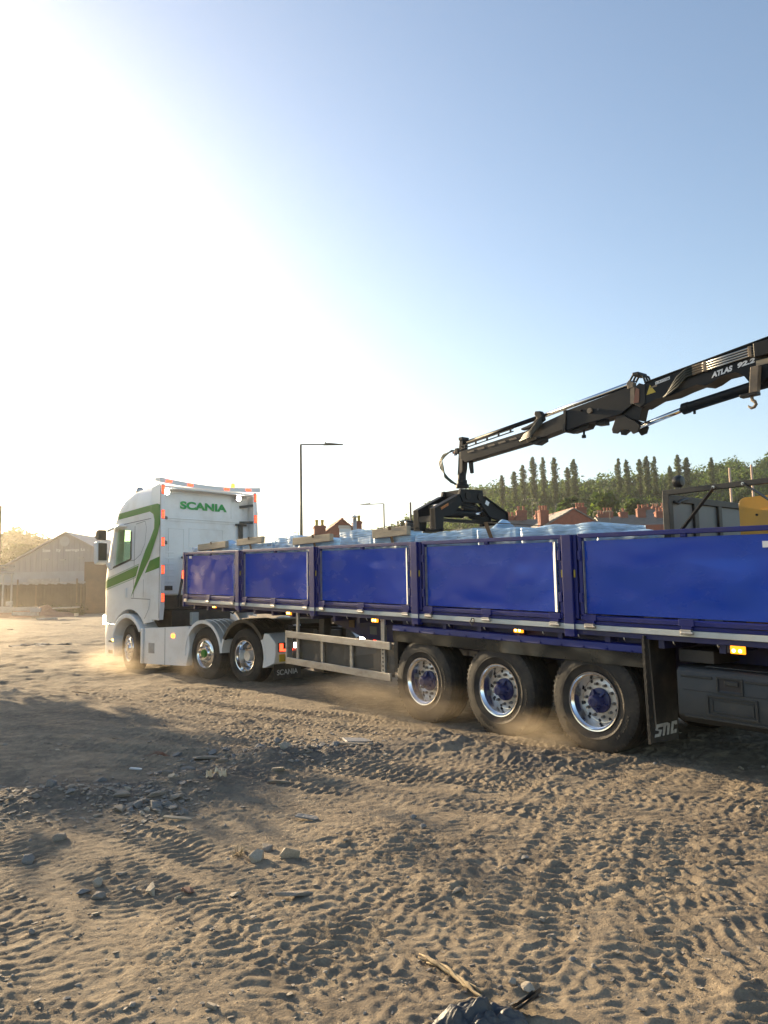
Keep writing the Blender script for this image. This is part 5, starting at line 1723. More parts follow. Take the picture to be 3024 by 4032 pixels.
MB().box(-.13, -.09, -.03, .0, H, H + .03).build('lamp_bracket', 'black_plastic', lm)

YC = empty('yellow_cabinet', T(-2.01, -.78, 1.31), TROT)
tag(YC, 'yellow metal cabinet with rounded corners and a bolted panel', 'cabinet')
hc = 2.565 - 1.31
def rrect(x0, x1, z0, z1, r, n=6):
    pts = []
    for cx, cz, a0 in ((x1 - r, z1 - r, 0), (x0 + r, z1 - r, 90), (x0 + r, z0 + r, 180), (x1 - r, z0 + r, 270)):
        for k in range(n + 1):
            a = R(a0 + 90 * k / n)
            pts.append((cx + r * math.cos(a), cz + r * math.sin(a)))
    return pts
bd = MB().prism(rrect(-.75, .615, .0, hc, .07), -.25, .25).build('body', 'yellow_paint', YC, bevel=.02)
MB().prism(rrect(-.6, .56, .1, hc - .13, .11), .252, .268).build('panel', 'yellow_paint', bd, bevel=.006)
MB().prism(rrect(-.6, .51, .1, hc - .28, .01), .269, .277).build('panel', 'yellow_paint', bd, bevel=.004)
for x, z in ((.535, hc - .30), (.44, hc - .175), (.28, hc - .16)):
    MB().cyl((x, .267, z), (x, .278, z), .011, n=10).build('bolt', 'crane_dirty', bd)
for k, x in enumerate((.40, .31, .22, .13)):
    MB().box(x - .088, x - .001, .279, .282, .815, .855).build('hazard_tape', 'red_tape' if k % 2 else 'white_sticker', bd)
# ------------------------------------------------------------------ foliage
def leaf_cloud(centres, radii, n_per, leaf, seed, squash=1.0, shell=.55):
    """leaf sized quads spread through ellipsoid clumps; returns verts, quads, tint per clump"""
    rs = np.random.RandomState(seed)
    C = np.repeat(np.asarray(centres, float), n_per, 0)
    Rr = np.repeat(np.asarray(radii, float).reshape(len(centres), -1) * np.ones((1, 3)), n_per, 0)
    tint = np.repeat(rs.rand(len(centres)), n_per)
    d = rs.randn(len(C), 3)
    d /= np.linalg.norm(d, axis=1)[:, None]
    rad = (shell + (1 - shell) * rs.rand(len(C)) ** .6)[:, None]
    wob = 1 + .22 * np.sin(d[:, :1] * 5 + C[:, :1]) + .18 * np.sin(d[:, 2:] * 6 + C[:, 1:2] * 2)
    pos = C + d * rad * Rr * wob
    nrm = d + rs.randn(len(C), 3) * .7
    nrm /= np.linalg.norm(nrm, axis=1)[:, None]
    a = np.cross(nrm, rs.randn(len(C), 3))
    a /= np.linalg.norm(a, axis=1)[:, None]
    b = np.cross(nrm, a)
    s = (leaf * (.6 + .8 * rs.rand(len(C))))[:, None]
    V = np.stack([pos - a * s - b * s * .6, pos + a * s - b * s * .6, pos + a * s + b * s * .6, pos - a * s + b * s * .6], 1).reshape(-1, 3)
    return V, np.repeat(tint, 4)

def leaf_object(name, V, tint, material, parent=None):
    n = len(V) // 4
    me = bpy.data.meshes.new(name)
    me.vertices.add(len(V))
    me.vertices.foreach_set('co', np.ascontiguousarray(V, np.float32).ravel())
    me.loops.add(4 * n)
    me.loops.foreach_set('vertex_index', np.arange(4 * n, dtype=np.int32))
    me.polygons.add(n)
    me.polygons.foreach_set('loop_start', np.arange(0, 4 * n, 4, dtype=np.int32))
    me.update(calc_edges=True)
    at_ = me.attributes.new('tint', 'FLOAT', 'POINT')
    at_.data.foreach_set('value', tint.astype(np.float32))
    me.materials.append(MATS[material])
    o = bpy.data.objects.new(name, me)
    COL.objects.link(o)
    o.parent = parent
    return o

# ------------------------------------------------------------------ hills
def sky_line(pts, u):
    return np.interp(u, [p[0] for p in pts], [p[1] for p in pts])
def hill(name, u0, u1, line, y_near, y_far, drop, mat_name):
    """rising ground whose crest follows the skyline at a real distance"""
    us = np.linspace(u0, u1, 70)
    rows = 14
    mb = MB()
    for k in range(rows):
        t = k / (rows - 1)
        y = y_near + (y_far - y_near) * t
        for u in us:
            crest = at(u, float(sky_line(line, u)) + drop, y_far)
            p = at(u, 2300, y)
            mb.v.append((crest.x * y / y_far, y, -1.0 + (crest.z + 1.0) * (t ** .9)))
    n = len(us)
    mb.f = [(k * n + i, k * n + i + 1, (k + 1) * n + i + 1, (k + 1) * n + i) for k in range(rows - 1) for i in range(n - 1)]
    back = len(mb.v)
    for i in range(n):
        x, y, z = mb.v[(rows - 1) * n + i]
        mb.v.append((x * 1.5, y * 1.5, -1.0))
    mb.f += [((rows - 1) * n + i, (rows - 1) * n + i + 1, back + i + 1, back + i) for i in range(n - 1)]
    o = mb.build(name, mat_name, None, smooth=True)
    tag(o, kind='structure')
    return mb.v[:rows * n], n, rows
mat('hill_soil', (0.035, 0.045, 0.018), 0.9)
RIGHT_LINE = [(1400, 2120), (1560, 2080), (1700, 2010), (1850, 1925), (2080, 1905), (2303, 1888), (2628, 1868), (2800, 1845), (2900, 1815), (3024, 1795), (3300, 1760), (3700, 1740)]
LEFT_LINE = [(-900, 2040), (-300, 2070), (0, 2092), (60, 2090), (120, 2103), (170, 2112), (215, 2150), (260, 2190), (340, 2185), (420, 2160)]

def wooded(name, line, u0, u1, y_near, y_far, n, seed, material, label, size=(2.0, 3.4), leaf=.30, per=160, drop=32):
    rs = np.random.RandomState(seed)
    V, nn, rows = hill('hillside', u0, u1, line, y_near, y_far, drop, 'hill_soil')
    V = np.array(V).reshape(rows, nn, 3)
    cen, rad = [], []
    for _ in range(n):
        i = rs.uniform(0, nn - 1.01)
        k = (rows - 1.01) * rs.rand() ** .75
        a, b = int(k), int(i)
        p = V[a, b] * (1 - (k - a)) + V[a + 1, b] * (k - a)
        p = p + (V[a, b + 1] - V[a, b]) * (i - b)
        r = rs.uniform(*size)
        for q in range(3):
            cen.append(p + np.array([rs.uniform(-.7, .7) * r, rs.uniform(-.5, .5) * r, r * (.35 + .5 * q / 2 + rs.uniform(-.1, .2))]))
            rad.append(r * rs.uniform(.55, .85))
    L, tint = leaf_cloud(cen, rad, per // 3, leaf, seed)
    o = leaf_object(name, L, tint, material)
    tag(o, label, 'woodland', kind='stuff')
    return V
RV = wooded('woodland', RIGHT_LINE, 1350, 3600, 130, 260, 1250, 5, 'leaf_wood', 'dense green woodland covering the far hillside')
LV = wooded('woodland', LEFT_LINE, -900, 430, 130, 210, 320, 6, 'leaf_gold', 'hazy golden woodland on the hill behind the warehouse', (2.0, 3.2), .34, drop=40)

# poplars standing above the wood
def poplar_mesh(seed, h=14.0, w=.85):
    rs = np.random.RandomState(seed)
    cen, rad = [], []
    n = 30
    for k in range(n):
        t = k / (n - 1)
        prof = min(1.0, .6 + t * 1.5) * (1.0 if t < .80 else max(.30, 1 - ((t - .80) / .26) ** 1.6))
        ww = w * prof * rs.uniform(.78, 1.1)
        cen.append((rs.uniform(-.35, .35) * ww, rs.uniform(-.35, .35) * ww, h * (.03 + .95 * t)))
        rad.append((ww * .9, ww * .9, h * .045))
    return leaf_cloud(cen, rad, 80, .15, seed, shell=.35)
POP = []
for s in range(4):
    V, tint = poplar_mesh(70 + s)
    o = leaf_object('crown', V, tint, 'leaf_poplar')
    POP.append(o.data)
    bpy.data.objects.remove(o)
trunk_me = MB().cyl((0, 0, -3), (0, 0, 9), .28, .12, 8).mesh('trunk', 'bark')
def poplar(u, v_top, v_base, y, k, label, wid=1.0):
    top, base = at(u, v_top, y), at(u, v_base, y)
    h = top.z - base.z
    r = empty('poplar_tree', (base.x, base.y, base.z))
    c = bpy.data.objects.new('crown', POP[k % 4])
    COL.objects.link(c)
    c.parent = r
    s = h / 14.0
    c.scale = (1.25 * wid, 1.25 * wid, s)
    c.rotation_euler = (0, 0, k * 1.7)
    t = bpy.data.objects.new('trunk', trunk_me)
    COL.objects.link(t)
    t.parent = r
    t.scale = (s, s, s)
    tag(r, label, 'poplar', 'poplars above the wood')
pl_ = [(1979, 1873, 'short poplar just right of the crane tip'), (2028, 1858, 'small pointed poplar beside the short one'), (2062, 1833, 'ragged poplar next to the small pointed one'),
       (2104, 1803, 'tall poplar in a pair under the middle boom'), (2143, 1803, 'tall poplar leaning towards its right hand twin'), (2188, 1803, 'tall slim poplar standing apart before a gap'),
       (2239, 1842, 'low dark poplar close to a taller forked one'), (2266, 1811, 'tall forked poplar above the second chimney'),
       (2441, 1808, 'narrow poplar after the wide gap in the row'), (2474, 1813, 'slender poplar beside the narrow one'), (2526, 1810, 'shorter slim poplar at the edge of a close group'), (2554, 1799, 'tallest poplar of the close group'), (2584, 1800, 'leaning poplar on the far edge of the close group'),
       (2645, 1838, 'low poplar merging with the wood'), (2678, 1793, 'bushy tall poplar above the work lamp'), (2712, 1804, 'tall poplar beside the bushy one'), (2810, 1804, 'last poplar standing alone on the slope')]
for k, (u, v, lab) in enumerate(pl_):
    poplar(u, v, 1985, 205 + (k * 7) % 15, k, lab, wid=.92 + .25 * ((k * 5) % 4) / 3)

# broadleaf trees between the roofs and the wood
def broad_tree(u, v_top, v_base, w_px, y, seed, label, material='leaf_wood', leaf=.34, n=900, cat='tree', name='broadleaf_tree'):
    top, base = at(u, v_top, y), at(u, v_base, y)
    h = top.z - base.z
    w = w_px / 3028 * y / 2
    r = empty(name, (base.x, base.y, base.z))
    rs = np.random.RandomState(seed)
    cen, rad = [], []
    m = 16
    for k in range(m):
        t = rs.rand()
        a = rs.rand() * 6.28
        q = w * .62 * math.sqrt(rs.rand()) * (1 - .55 * max(0, t - .5) * 2)
        cen.append((q * math.cos(a), q * math.sin(a), h * (.30 + .52 * t)))
        rad.append(w * rs.uniform(.34, .55))
    V, tint = leaf_cloud(cen, rad, n // m, leaf, seed, shell=.45)
    V[:, 2] = np.clip(V[:, 2], None, h * 1.02)
    leaf_object('crown', V, tint, material, r)
    tk = MB().cyl((0, 0, -2), (0, 0, h * .5), w * .09, w * .05, 8)
    for k in range(4):
        a = k * 1.6 + seed
        tk.cyl((0, 0, h * .32), (w * .5 * math.cos(a), w * .5 * math.sin(a), h * .62), w * .04, w * .015, 6)
    tk.build('trunk', 'bark', r)
    tag(r, label, cat)
broad_tree(2245, 1945, 2090, 125, 118, 3, 'light green broadleaf tree behind the brick gable')
broad_tree(2390, 1934, 2090, 140, 122, 4, 'large dark broadleaf tree right of the gable chimney')
broad_tree(2500, 1962, 2090, 110, 128, 5, 'low rounded tree behind the terrace roofs')
broad_tree(1620, 2040, 2150, 130, 105, 6, 'sparse olive tree behind the distant pole', 'leaf_gold', .26)
broad_tree(1720, 2060, 2150, 90, 110, 7, 'small bush like tree seen under the grab', 'leaf_gold', .26)
broad_tree(1505, 2078, 2150, 60, 100, 9, 'small golden tree at the foot of the second street lamp', 'leaf_gold', .22)
broad_tree(80, 2145, 2300, 200, 140, 10, 'big golden bush beside the warehouse roof', 'leaf_gold', .34, 1800)
broad_tree(-40, 2172, 2320, 150, 138, 11, 'golden bush at the warehouse corner by the pale sheets', 'leaf_gold', .34, 1200)
broad_tree(380, 2095, 2260, 70, 120, 12, 'round tree behind the pale shed roof', 'leaf_gold', .3, 700)
broad_tree(310, 2115, 2260, 60, 124, 13, 'low tree top beside the warehouse ridge', 'leaf_gold', .3, 500)

# ------------------------------------------------------------------ houses
def chimney(parent, x, y, z, w, d, h, pots, mt='red_brick', pot='red_clay', px_=None):
    c = MB().box(x - w / 2, x + w / 2, y - d / 2, y + d / 2, z, z + h).box(x - w / 2 - .06, x + w / 2 + .06, y - d / 2 - .06, y + d / 2 + .06, z + h - .22, z + h - .08).build('chimney_stack', mt, parent, bevel=.02)
    for k in range(pots):
        xx = x + (k - (pots - 1) / 2) * w / max(1, pots) * 1.0
        MB().lathe([(.0, .0), (.13, .0), (.12, .3), (.15, .42), (.15, .5), (.11, .5), (.10, .2)], 14).xform(lambda a, b, cc, xx=xx: (xx + a, y + cc, z + h + b)).build('chimney_pot', pot, c, auto=40)
    return c

def gable_house(name, label, loc, rz, w, d, eave, ridge, wallm, roofm, chims, windows=(), ground=-3.0):
    """gable faces local -y, ridge runs along y"""
    r = empty(name, loc, rz)
    MB().prism([(-w / 2, ground), (w / 2, ground), (w / 2, eave), (0, ridge), (-w / 2, eave)], 0, d).build('wall', wallm, r)
    for sg in (1, -1):
        t = .12
        o = .25
        sl = (ridge - eave) / (w / 2)
        rf = MB().prism([(0, ridge + .02), (0, ridge + t + .04), (sg * (w / 2 + o), eave - o * sl + t + .02), (sg * (w / 2 + o), eave - o * sl + .01)], -.18, d + .18).build('roof', roofm, r)
        n = int(math.hypot(w / 2, ridge - eave) / .32)
        for k in range(n):
            a = (k + .5) / n
            x0_, z0_ = sg * (w / 2 + o) * a, ridge + t + .03 - (ridge - eave + o * sl) * a
            x1_, z1_ = sg * (w / 2 + o) * (k + 1.0) / n, ridge + t + .03 - (ridge - eave + o * sl) * (k + 1.0) / n
            MB().prism([(x0_, z0_), (x0_, z0_ + .02), (x1_, z1_ + .045), (x1_, z1_)], -.18, d + .18).build('slate_course', roofm, rf)
    MB().box(-.1, .1, -.18, d + .18, ridge + .10, ridge + .2).build('ridge_tile', 'red_clay' if roofm != 'roof_slate' else 'red_tile', r)
    for c in chims:
        chimney(r, *c)
    for (x, z, ww, hh) in windows:
        f = MB().box(x - ww / 2 - .08, x + ww / 2 + .08, -.06, .02, z - hh / 2 - .08, z + hh / 2 + .08).build('window', 'window_white', r, bevel=.01)
        MB().box(x - ww / 2, x + ww / 2, -.075, -.061, z - hh / 2, z + hh / 2).build('pane', 'window_pale', f)
        MB().box(x - ww / 2 - .15, x + ww / 2 + .15, -.10, .02, z + hh / 2 + .1, z + hh / 2 + .32).build('lintel', 'render_pale', f)
    tag(r, label, 'house')
    return r

# brick house by the street lamp
D = 64
a = at(1347, 2049, D)
hs = gable_house('brick_house', 'red brick gable house with two chimneys by the street lamp', (a.x, D, 0), R(12), 3.4, 7, a.z - 1.35, a.z, 'red_brick', 'red_tile',
    [(-1.75, 1.2, a.z - 1.7, .95, .8, 1.35, 2, 'red_brick', 'warning_yellow'), (1.50, 1.4, a.z - 1.6, .70, .8, 1.65, 2, 'red_brick', 'warning_yellow')], [(.25, a.z - 1.05, .85, .6)])
fl = MB().cyl((1.02, -.2, a.z - 3), (1.02, -.2, a.z + .15), .17, n=16).build('flue', 'flue_metal', hs, smooth=True)
MB().lathe([(.0, .18), (.30, .0), (.30, -.03), (.0, -.02)], 18).xform(lambda p, q, s: (1.02 + p, -.2 + s, a.z + .26 + q)).build('flue_cowl', 'flue_metal', fl, auto=40)
MB().prism([(-3.6, a.z - 2.2), (-1.2, a.z - .95), (-1.2, a.z - .85), (-3.7, a.z - 2.15)], .3, 4).build('lean_to_roof', 'red_tile', hs)

# brick gable in front of the terraces
D = 82
a = at(2258, 2005, D)
gable_house('brick_house', 'red brick gable end with grey roof and chimneys on both sides', (a.x, D, 0), R(8), 6.2, 9, a.z - 1.75, a.z, 'red_brick', 'roof_slate',
    [(-3.05, 1.0, a.z - 1.9, .95, .9, 1.9, 3), (1.35, 1.5, a.z - 1.0, 1.1, .9, 1.35, 3)], ground=-2)
a2 = at(2055, 2035, 90)
gable_house('brick_house', 'low slate roof with two short chimneys behind the white film', (a2.x, 90, 0), R(4), 7, 9, a2.z - 2.3, a2.z - .6, 'red_brick', 'roof_slate',
    [(0, 1, a2.z - 1, 1.25, .9, 1.25, 2), (2.8, 3, a2.z - 1.4, .9, .8, 1.9, 2), (-1.9, 3, a2.z - 1.2, .9, .8, .9, 2)], ground=-2)

# terrace rows: eaves side seen, ridge across
def terrace(label, u0, u1, v_ridge, v_eave, y, chs, roofm='roof_slate', rz=0.0):
    p, q = at(u0, v_ridge, y + 3), at(u1, v_ridge, y + 3)
    e = at((u0 + u1) / 2, v_eave, y)
    L = q.x - p.x
    r = empty('terrace_house', ((p.x + q.x) / 2, y, 0), rz)
    eave, ridge = e.z, p.z
    MB().box(-L / 2, L / 2, 0, 6, -2, eave).build('wall', 'red_brick', r)
    rf = MB().prism([(-.3, eave - .05), (3, ridge), (6.3, eave - .05), (6.3, eave + .1), (3, ridge + .15), (-.3, eave + .1)], -L / 2 - .1, L / 2 + .1, 'x').build('roof', roofm, r)
    n = 12
    for k in range(n):
        t0, t1 = k / n, (k + 1) / n
        MB().prism([(-.3 + 3.3 * t0, eave + .1 + (ridge + .05 - eave) * t0), (-.3 + 3.3 * t1, eave + .1 + (ridge + .05 - eave) * t1), (-.3 + 3.3 * t1, eave + .115 + (ridge + .05 - eave) * t1), (-.3 + 3.3 * t0, eave + .15 + (ridge + .05 - eave) * t0)], -L / 2 - .1, L / 2 + .1, 'x').build('slate_course', roofm, rf)
    for (u, vt, w, pots) in chs:
        c = at(u, vt, y + 3)
        chimney(r, c.x - (p.x + q.x) / 2, 3, ridge - .5, w, .8, max(.7, c.z - ridge + .5), pots)
    tag(r, label, 'house', 'terrace rows below the wood')
    return r
terrace('terrace roof with a broad chimney stack right of the dark tree', 2345, 2436, 2040, 2078, 96, [(2392, 2014, 1.25, 3), (2362, 2024, .7, 2)])
terrace('terrace roof with one square brick stack', 2436.5, 2492, 2040, 2078, 96, [(2453, 2016, 1.0, 1)])
terrace('terrace roof with the tallest brick stack', 2492.5, 2562, 2040, 2078, 96, [(2522, 2002, 1.05, 2)])
terrace('terrace roof next to the bulkhead with a wide stack', 2562.5, 2760, 2040, 2078, 96, [(2598, 2014, 1.25, 3)])
terrace('upper terrace row with small bright chimneys', 2430, 2525, 2018, 2045, 125, [(2462, 2006, .9, 2), (2500, 2003, .9, 2)])
terrace('upper terrace row with a cluster of pots near the poplars', 2525.5, 2660, 2008, 2040, 125, [(2545, 1996, 1.0, 2), (2580, 1994, 1.1, 3), (2612, 1992, .9, 2)])
terrace('low terrace between gable house and white film', 1985, 2140, 2052, 2085, 88, [(2010, 2034, .8, 2), (2052, 2010, 1.2, 2)])
# long brick boundary wall top in front of the terraces
p, q = at(2380, 2069, 70), at(2640, 2069, 70)
bw = MB().box(p.x, q.x, 70, 70.35, -1, p.z).build('brick_wall', 'red_brick')
tag(bw, 'long low red brick wall running below the terrace roofs', 'wall')

# television aerials
def aerial(u, v_top, v_base, y, label, arm=1.2):
    t, b = at(u, v_top, y), at(u, v_base, y)
    r = empty('tv_aerial', b)
    h = (t - b).length
    MB().cyl((0, 0, 0), (0, 0, h), .035, n=6).build('mast', 'lamp_steel', r)
    m = MB().bar((-arm, 0, h - .1), (arm * .5, 0, h - .1), .035, .035)
    for k in range(6):
        m.bar((-arm + k * arm * .27, -.25, h - .1), (-arm + k * arm * .27, .25, h - .1), .02, .02)
        m.bar((-arm + k * arm * .27, 0, h - .28), (-arm + k * arm * .27, 0, h + .06), .02, .02, (1, 0, 0))
    m.build('antenna', 'lamp_steel', r)
    tag(r, label, 'aerial')
aerial(2098, 1962, 2050, 83, 'tall thin roof aerial left of the brick gable', .9)
aerial(2118, 1977, 2050, 84, 'second thin aerial beside the tall one', .4)
aerial(2403, 2010, 2050, 96, 'bright roof aerial above the broad terrace stack', .8)
aerial(2278, 1980, 2030, 84, 'small aerial on the gable chimney', .7)
aerial(2460, 2005, 2050, 100, 'aerial above the square brick stack', .6)
aerial(2585, 1980, 2020, 120, 'far aerial below the close group of poplars', .8)
aerial(2356, 2012, 2060, 98, 'thin aerial at the end of the terrace row', .5)

# ------------------------------------------------------------------ street lamps and poles
def street_lamp(u, v_top, y, arm_px, label, side=1):
    t = at(u, v_top, y)
    r = empty('street_lamp', (t.x, y, 0))
    h = t.z
    arm = arm_px / 3028 * y
    MB().cyl((0, 0, 0), (0, 0, 1.6), .125, .12, 12).cyl((0, 0, 1.6), (0, 0, h), .10, .065, 12).build('post', 'lamp_steel', r, smooth=True)
    MB().tube([(0, 0, h - .1), (side * .04, 0, h), (side * arm * .45, 0, h - .03), (side * arm * .55, 0, h - .03)], .04, 8).build('arm', 'lamp_steel', r, smooth=True)
    hd = MB().prism([(side * arm * .52, h - .07), (side * arm * .56, h + .03), (side * arm * .68, h + .045), (side * arm * .98, h - .04), (side * arm, h - .075)], -.13, .13).build('lamp_head', 'lamp_steel', r, bevel=.03)
    MB().cyl((side * arm * .58, 0, h + .03), (side * arm * .58, 0, h + .13), .045, .035, 10).build('photocell', 'lamp_steel', hd)
    tag(r, label, 'street lamp')
street_lamp(1184, 1750, 43, 172, 'tall street lamp with its arm towards the crane', 1)
street_lamp(1511, 1983, 70, 97, 'smaller street lamp with its arm towards the cab', -1)
street_lamp(1176, 2096, 120, 22, 'tiny far street lamp beside the tall one', -1)
def pole(u, v_top, y, r0, label, mt='wood_pole', name='telegraph_pole', cross=True):
    t = at(u, v_top, y)
    r = empty(name, (t.x, y, -1))
    MB().cyl((0, 0, 0), (0, 0, t.z + 1), r0 * 1.2, r0, 10).build('pole', mt, r, smooth=True)
    if cross:
        MB().bar((-.35, 0, t.z - 1.2), (.35, 0, t.z - 1.2), .06, .06).bar((0, -.08, t.z - .1), (0, .08, t.z - .1), .14, .2).build('fitting', 'lamp_steel', r)
    tag(r, label, 'pole')
pole(1616, 1978, 66, .085, 'thin wooden pole left of the grab')
pole(2872, 1842, 60, .085, 'pale pole above the black long rail', 'pole_sunlit', cross=False)
pole(2958, 1830, 60, .085, 'pale pole above the yellow cabinet', 'pole_sunlit', cross=False)
pole(2, 1992, 58, .10, 'grey pole at the left end of the yard')
pole(2186, 1985, 110, .05, 'short pole among the chimneys', 'lamp_steel', cross=False)

# ------------------------------------------------------------------ warehouse and left yard edge
D = 92
ap = at(260.6, 2101, D)
le = at(0, 2243, D)
slope = (ap.z - le.z) / (ap.x - le.x)
half = 11.0
WHs = empty('warehouse', (ap.x, D, 0))
tag(WHs, 'wide grey gabled warehouse with white lettering behind the yard', 'warehouse')
eav = ap.z - slope * half
MB().prism([(-half, -1), (half, -1), (half, eav), (0, ap.z), (-half, eav)], 0, 40).build('wall', 'cladding', WHs)
zl = at(260, 2250, D).z
MB().box(-half - .02, half + .02, -.06, -.003, .2, zl).build('lower_cladding', 'cladding_pale', WHs)
for k in range(34):
    x = -half + .33 + k * (2 * half / 34)
    zt = ap.z - slope * abs(x) - .1
    MB().box(x - .05, x + .05, -.05, -.003, zl + .03, zt).build('cladding_rib', 'cladding', WHs)
for sg in (1, -1):
    MB().prism([(0, ap.z + .01), (0, ap.z + .22), (sg * (half + .4), eav - .4 * slope + .22), (sg * (half + .4), eav - .4 * slope + .01)], -.35, 40.3).build('roof', 'roof_sheet', WHs)
cz = at(258, 2132, D).z - 0.0
MB().lathe([(.0, .0), (.60, .0), (.60, .06), (.0, .06)], 32).xform(lambda p, q, s: (-.1 + p, -.13 + q, cz + s)).build('round_sign', 'cladding_pale', WHs)
text_mesh('SCB', (-.1 - .32, -.135, cz - .02), (1, 0, 0), (0, 0, 1), .64, .2, 'cladding', parent=WHs)
lz = at(170, 2174, D)
for s, u0, u1, v0, v1 in (('Stee', 168, 199, 2174, 2160), ('ity', 222, 240, 2176, 2160), ('earings', 258, 312, 2174, 2160), ('Lt', 319, 336, 2169, 2158), ('.', 345, 348, 2167, 2165)):
    p0, p1 = at(u0, v0, D), at(u1, v1, D)
    text_mesh(s, (p0.x - ap.x, -.056, p0.z), (1, 0, 0), (0, 0, 1), p1.x - p0.x, p1.z - p0.z, 'window_white', parent=WHs, offset=.02)
for u, v in ((187, 2202), (250, 2205), (319, 2197)):
    p0 = at(u, v, D)
    MB().box(p0.x - ap.x - .3, p0.x - ap.x + .3, -.20, -.003, p0.z - .05, p0.z + .06).build('wall_lamp', 'pale_board', WHs)
# annexe
p0, p1 = at(333, 2212, 80), at(470, 2212, 80)
an = MB().box(p0.x, p1.x, 80, 88, -1, p0.z).build('annexe', 'brown_block')
tag(an, 'plain brown block building in front of the warehouse', 'building')
# pale shed behind
p0, p1 = at(325, 2128, 125), at(620, 2128, 125)
shd = empty('shed', ((p0.x + p1.x) / 2, 125, 0))
L = p1.x - p0.x
MB().box(-L / 2, L / 2, 0, 14, -1, p0.z - 2.6).build('wall', 'cladding', shd)
MB().prism([(-.3, p0.z - 2.7), (7, p0.z), (14.3, p0.z - 2.7), (14.3, p0.z - 2.5), (7, p0.z + .2), (-.3, p0.z - 2.5)], -L / 2 - .3, L / 2 + .3, 'x').build('roof', 'cladding_pale', shd)
tag(shd, 'pale sheet roofed shed behind the warehouse ridge', 'shed')
# long dark hoarding with rail and posts
FD = 76
f0, f1 = at(-260, 2302, FD), at(333, 2300, FD)
ft = f0.z
fn = empty('boundary_fence', (f0.x, FD, 0))
tag(fn, 'dark brown board fence with pale top rail before the warehouse', 'fence')
Lf = f1.x - f0.x + .1
nb = 48
for k in range(nb):
    w = Lf / nb
    MB().box(k * w + .01, (k + 1) * w - .01, 0, .05 + .02 * (k % 2), -.3, ft - .1 - .05 * ((k * 7) % 3)).build('fence_board', 'hoarding', fn)
for z, m_ in ((ft, 'pale_board'), (ft - .42, 'hoarding')):
    MB().box(0, Lf, -.08, .0, z - .09, z + .05).build('fence_rail', m_, fn)
for u in (-120, 72, 145, 305, 322):
    x = at(u, 2300, FD).x - f0.x
    MB().box(x - .07, x + .07, -.16, -.082, -.3, ft + .35 if u in (72, 305) else ft - .3).build('fence_post', 'brown_block', fn)
p0 = at(115, 2286, FD)
MB().box(p0.x - f0.x, p0.x - f0.x + 3.1, -.3, -.17, p0.z - .22, p0.z + .16).build('sign_board', 'pale_board', fn)
p0 = at(0, 2225, 70)
ps_ = empty('sheet_stack', (p0.x - 2.2, 70, 0))
for k in range(3):
    MB().box(0, 2.6, 0, 2, p0.z - .35 * k - .1, p0.z - .35 * k).build('sheet', 'pale_board', ps_)
for x in (.1, 2.4):
    MB().box(x, x + .12, .1, .22, 0, p0.z - .82).box(x, x + .12, 1.7, 1.82, 0, p0.z - .82).build('rack_leg', 'pale_board', ps_)
tag(ps_, 'rack of pale sheets at the warehouse corner', 'rack')
gt = at(408, 2300, 74)
go = empty('wall_notice', (gt.x, 79.9, gt.z))
MB().box(-.25, .25, -.06, 0, -.6, .6).build('notice_frame', 'pale_board', go)
MB().box(-.19, .19, -.07, -.061, -.54, .54).build('notice_face', 'brown_block', go)
tag(go, 'tall pale framed notice on the brown block building', 'sign')

# demolition rubble heap and stacked timber near the fence
rn = random.Random(9)
def debris(u, v, L_, W_, H_, rz, mt, label, lift=0.0, name='timber', cat='timber'):
    p = on_ground(u, v)
    y = min(p.y, 66)
    p = at(u, v, y)
    o = MB().box(-L_ / 2, L_ / 2, -W_ / 2, W_ / 2, 0, H_).build(name, mt, None, bevel=.01)
    o.location = (p.x, y, max(0, p.z) + lift)
    o.rotation_euler = (rn.uniform(-.05, .05), rn.uniform(-.04, .04), rz)
    tag(o, label, cat)
debris(95, 2404, 2.3, .35, .30, .05, 'pale_board', 'long pale concrete beam topmost on the rubble heap')
debris(100, 2424, 2.2, .4, .28, -.04, 'pale_board', 'long pale concrete beam lowest on the rubble heap')
debris(20, 2412, 1.2, .4, .5, .1, 'pale_board', 'squat pale block at the end of the concrete beams', name='block', cat='block')
debris(37, 2384, .5, .4, .35, .3, 'pale_board', 'small white block on top of the rubble heap', name='block', cat='block')
debris(140, 2410, .8, .5, .32, .2, 'cladding_pale', 'grey block beside the concrete beams', name='block', cat='block')
debris(185, 2440, 1.5, .25, .15, .08, 'pale_board', 'thin plank lying in front of the beams', name='plank', cat='plank')
debris(150, 2432, 1.1, .2, .12, -.1, 'board', 'brown plank lying beside the thin pale plank', name='plank', cat='plank')
debris(260, 2395, 2.2, .3, .10, .05, 'pale_board', 'pale plank resting on the weedy bank', name='plank', cat='plank')
debris(265, 2398, 1.6, .2, .12, .3, 'board', 'brown plank crossing the pale one on the bank', name='plank', cat='plank')
debris(300, 2426, .35, .25, .25, .4, 'paper', 'small white lump of litter near the truck', name='litter', cat='litter')
debris(40, 2480, .3, .2, .06, .4, 'paper', 'white scrap lying alone on the far soil', name='litter', cat='litter')
debris(258, 2456, .5, .2, .04, .1, 'paper', 'flat white scrap on the sunlit far soil', name='litter', cat='litter')
rh = MB()
rs = np.random.RandomState(8)
hp = at(60, 2400, 68)
n, m = 40, 14
for i in range(n):
    for j in range(m):
        x = -7 + 14 * i / (n - 1)
        y = -2.5 + 5 * j / (m - 1)
        z = 1.15 * math.exp(-(x / 4.2) ** 4 - (y / 1.6) ** 2) * (.75 + .6 * float(fbm(np.array([x * .9]), np.array([y * 1.3]), 4, 88)[0])) - .05
        rh.v.append((hp.x + x, 69 + y, z))
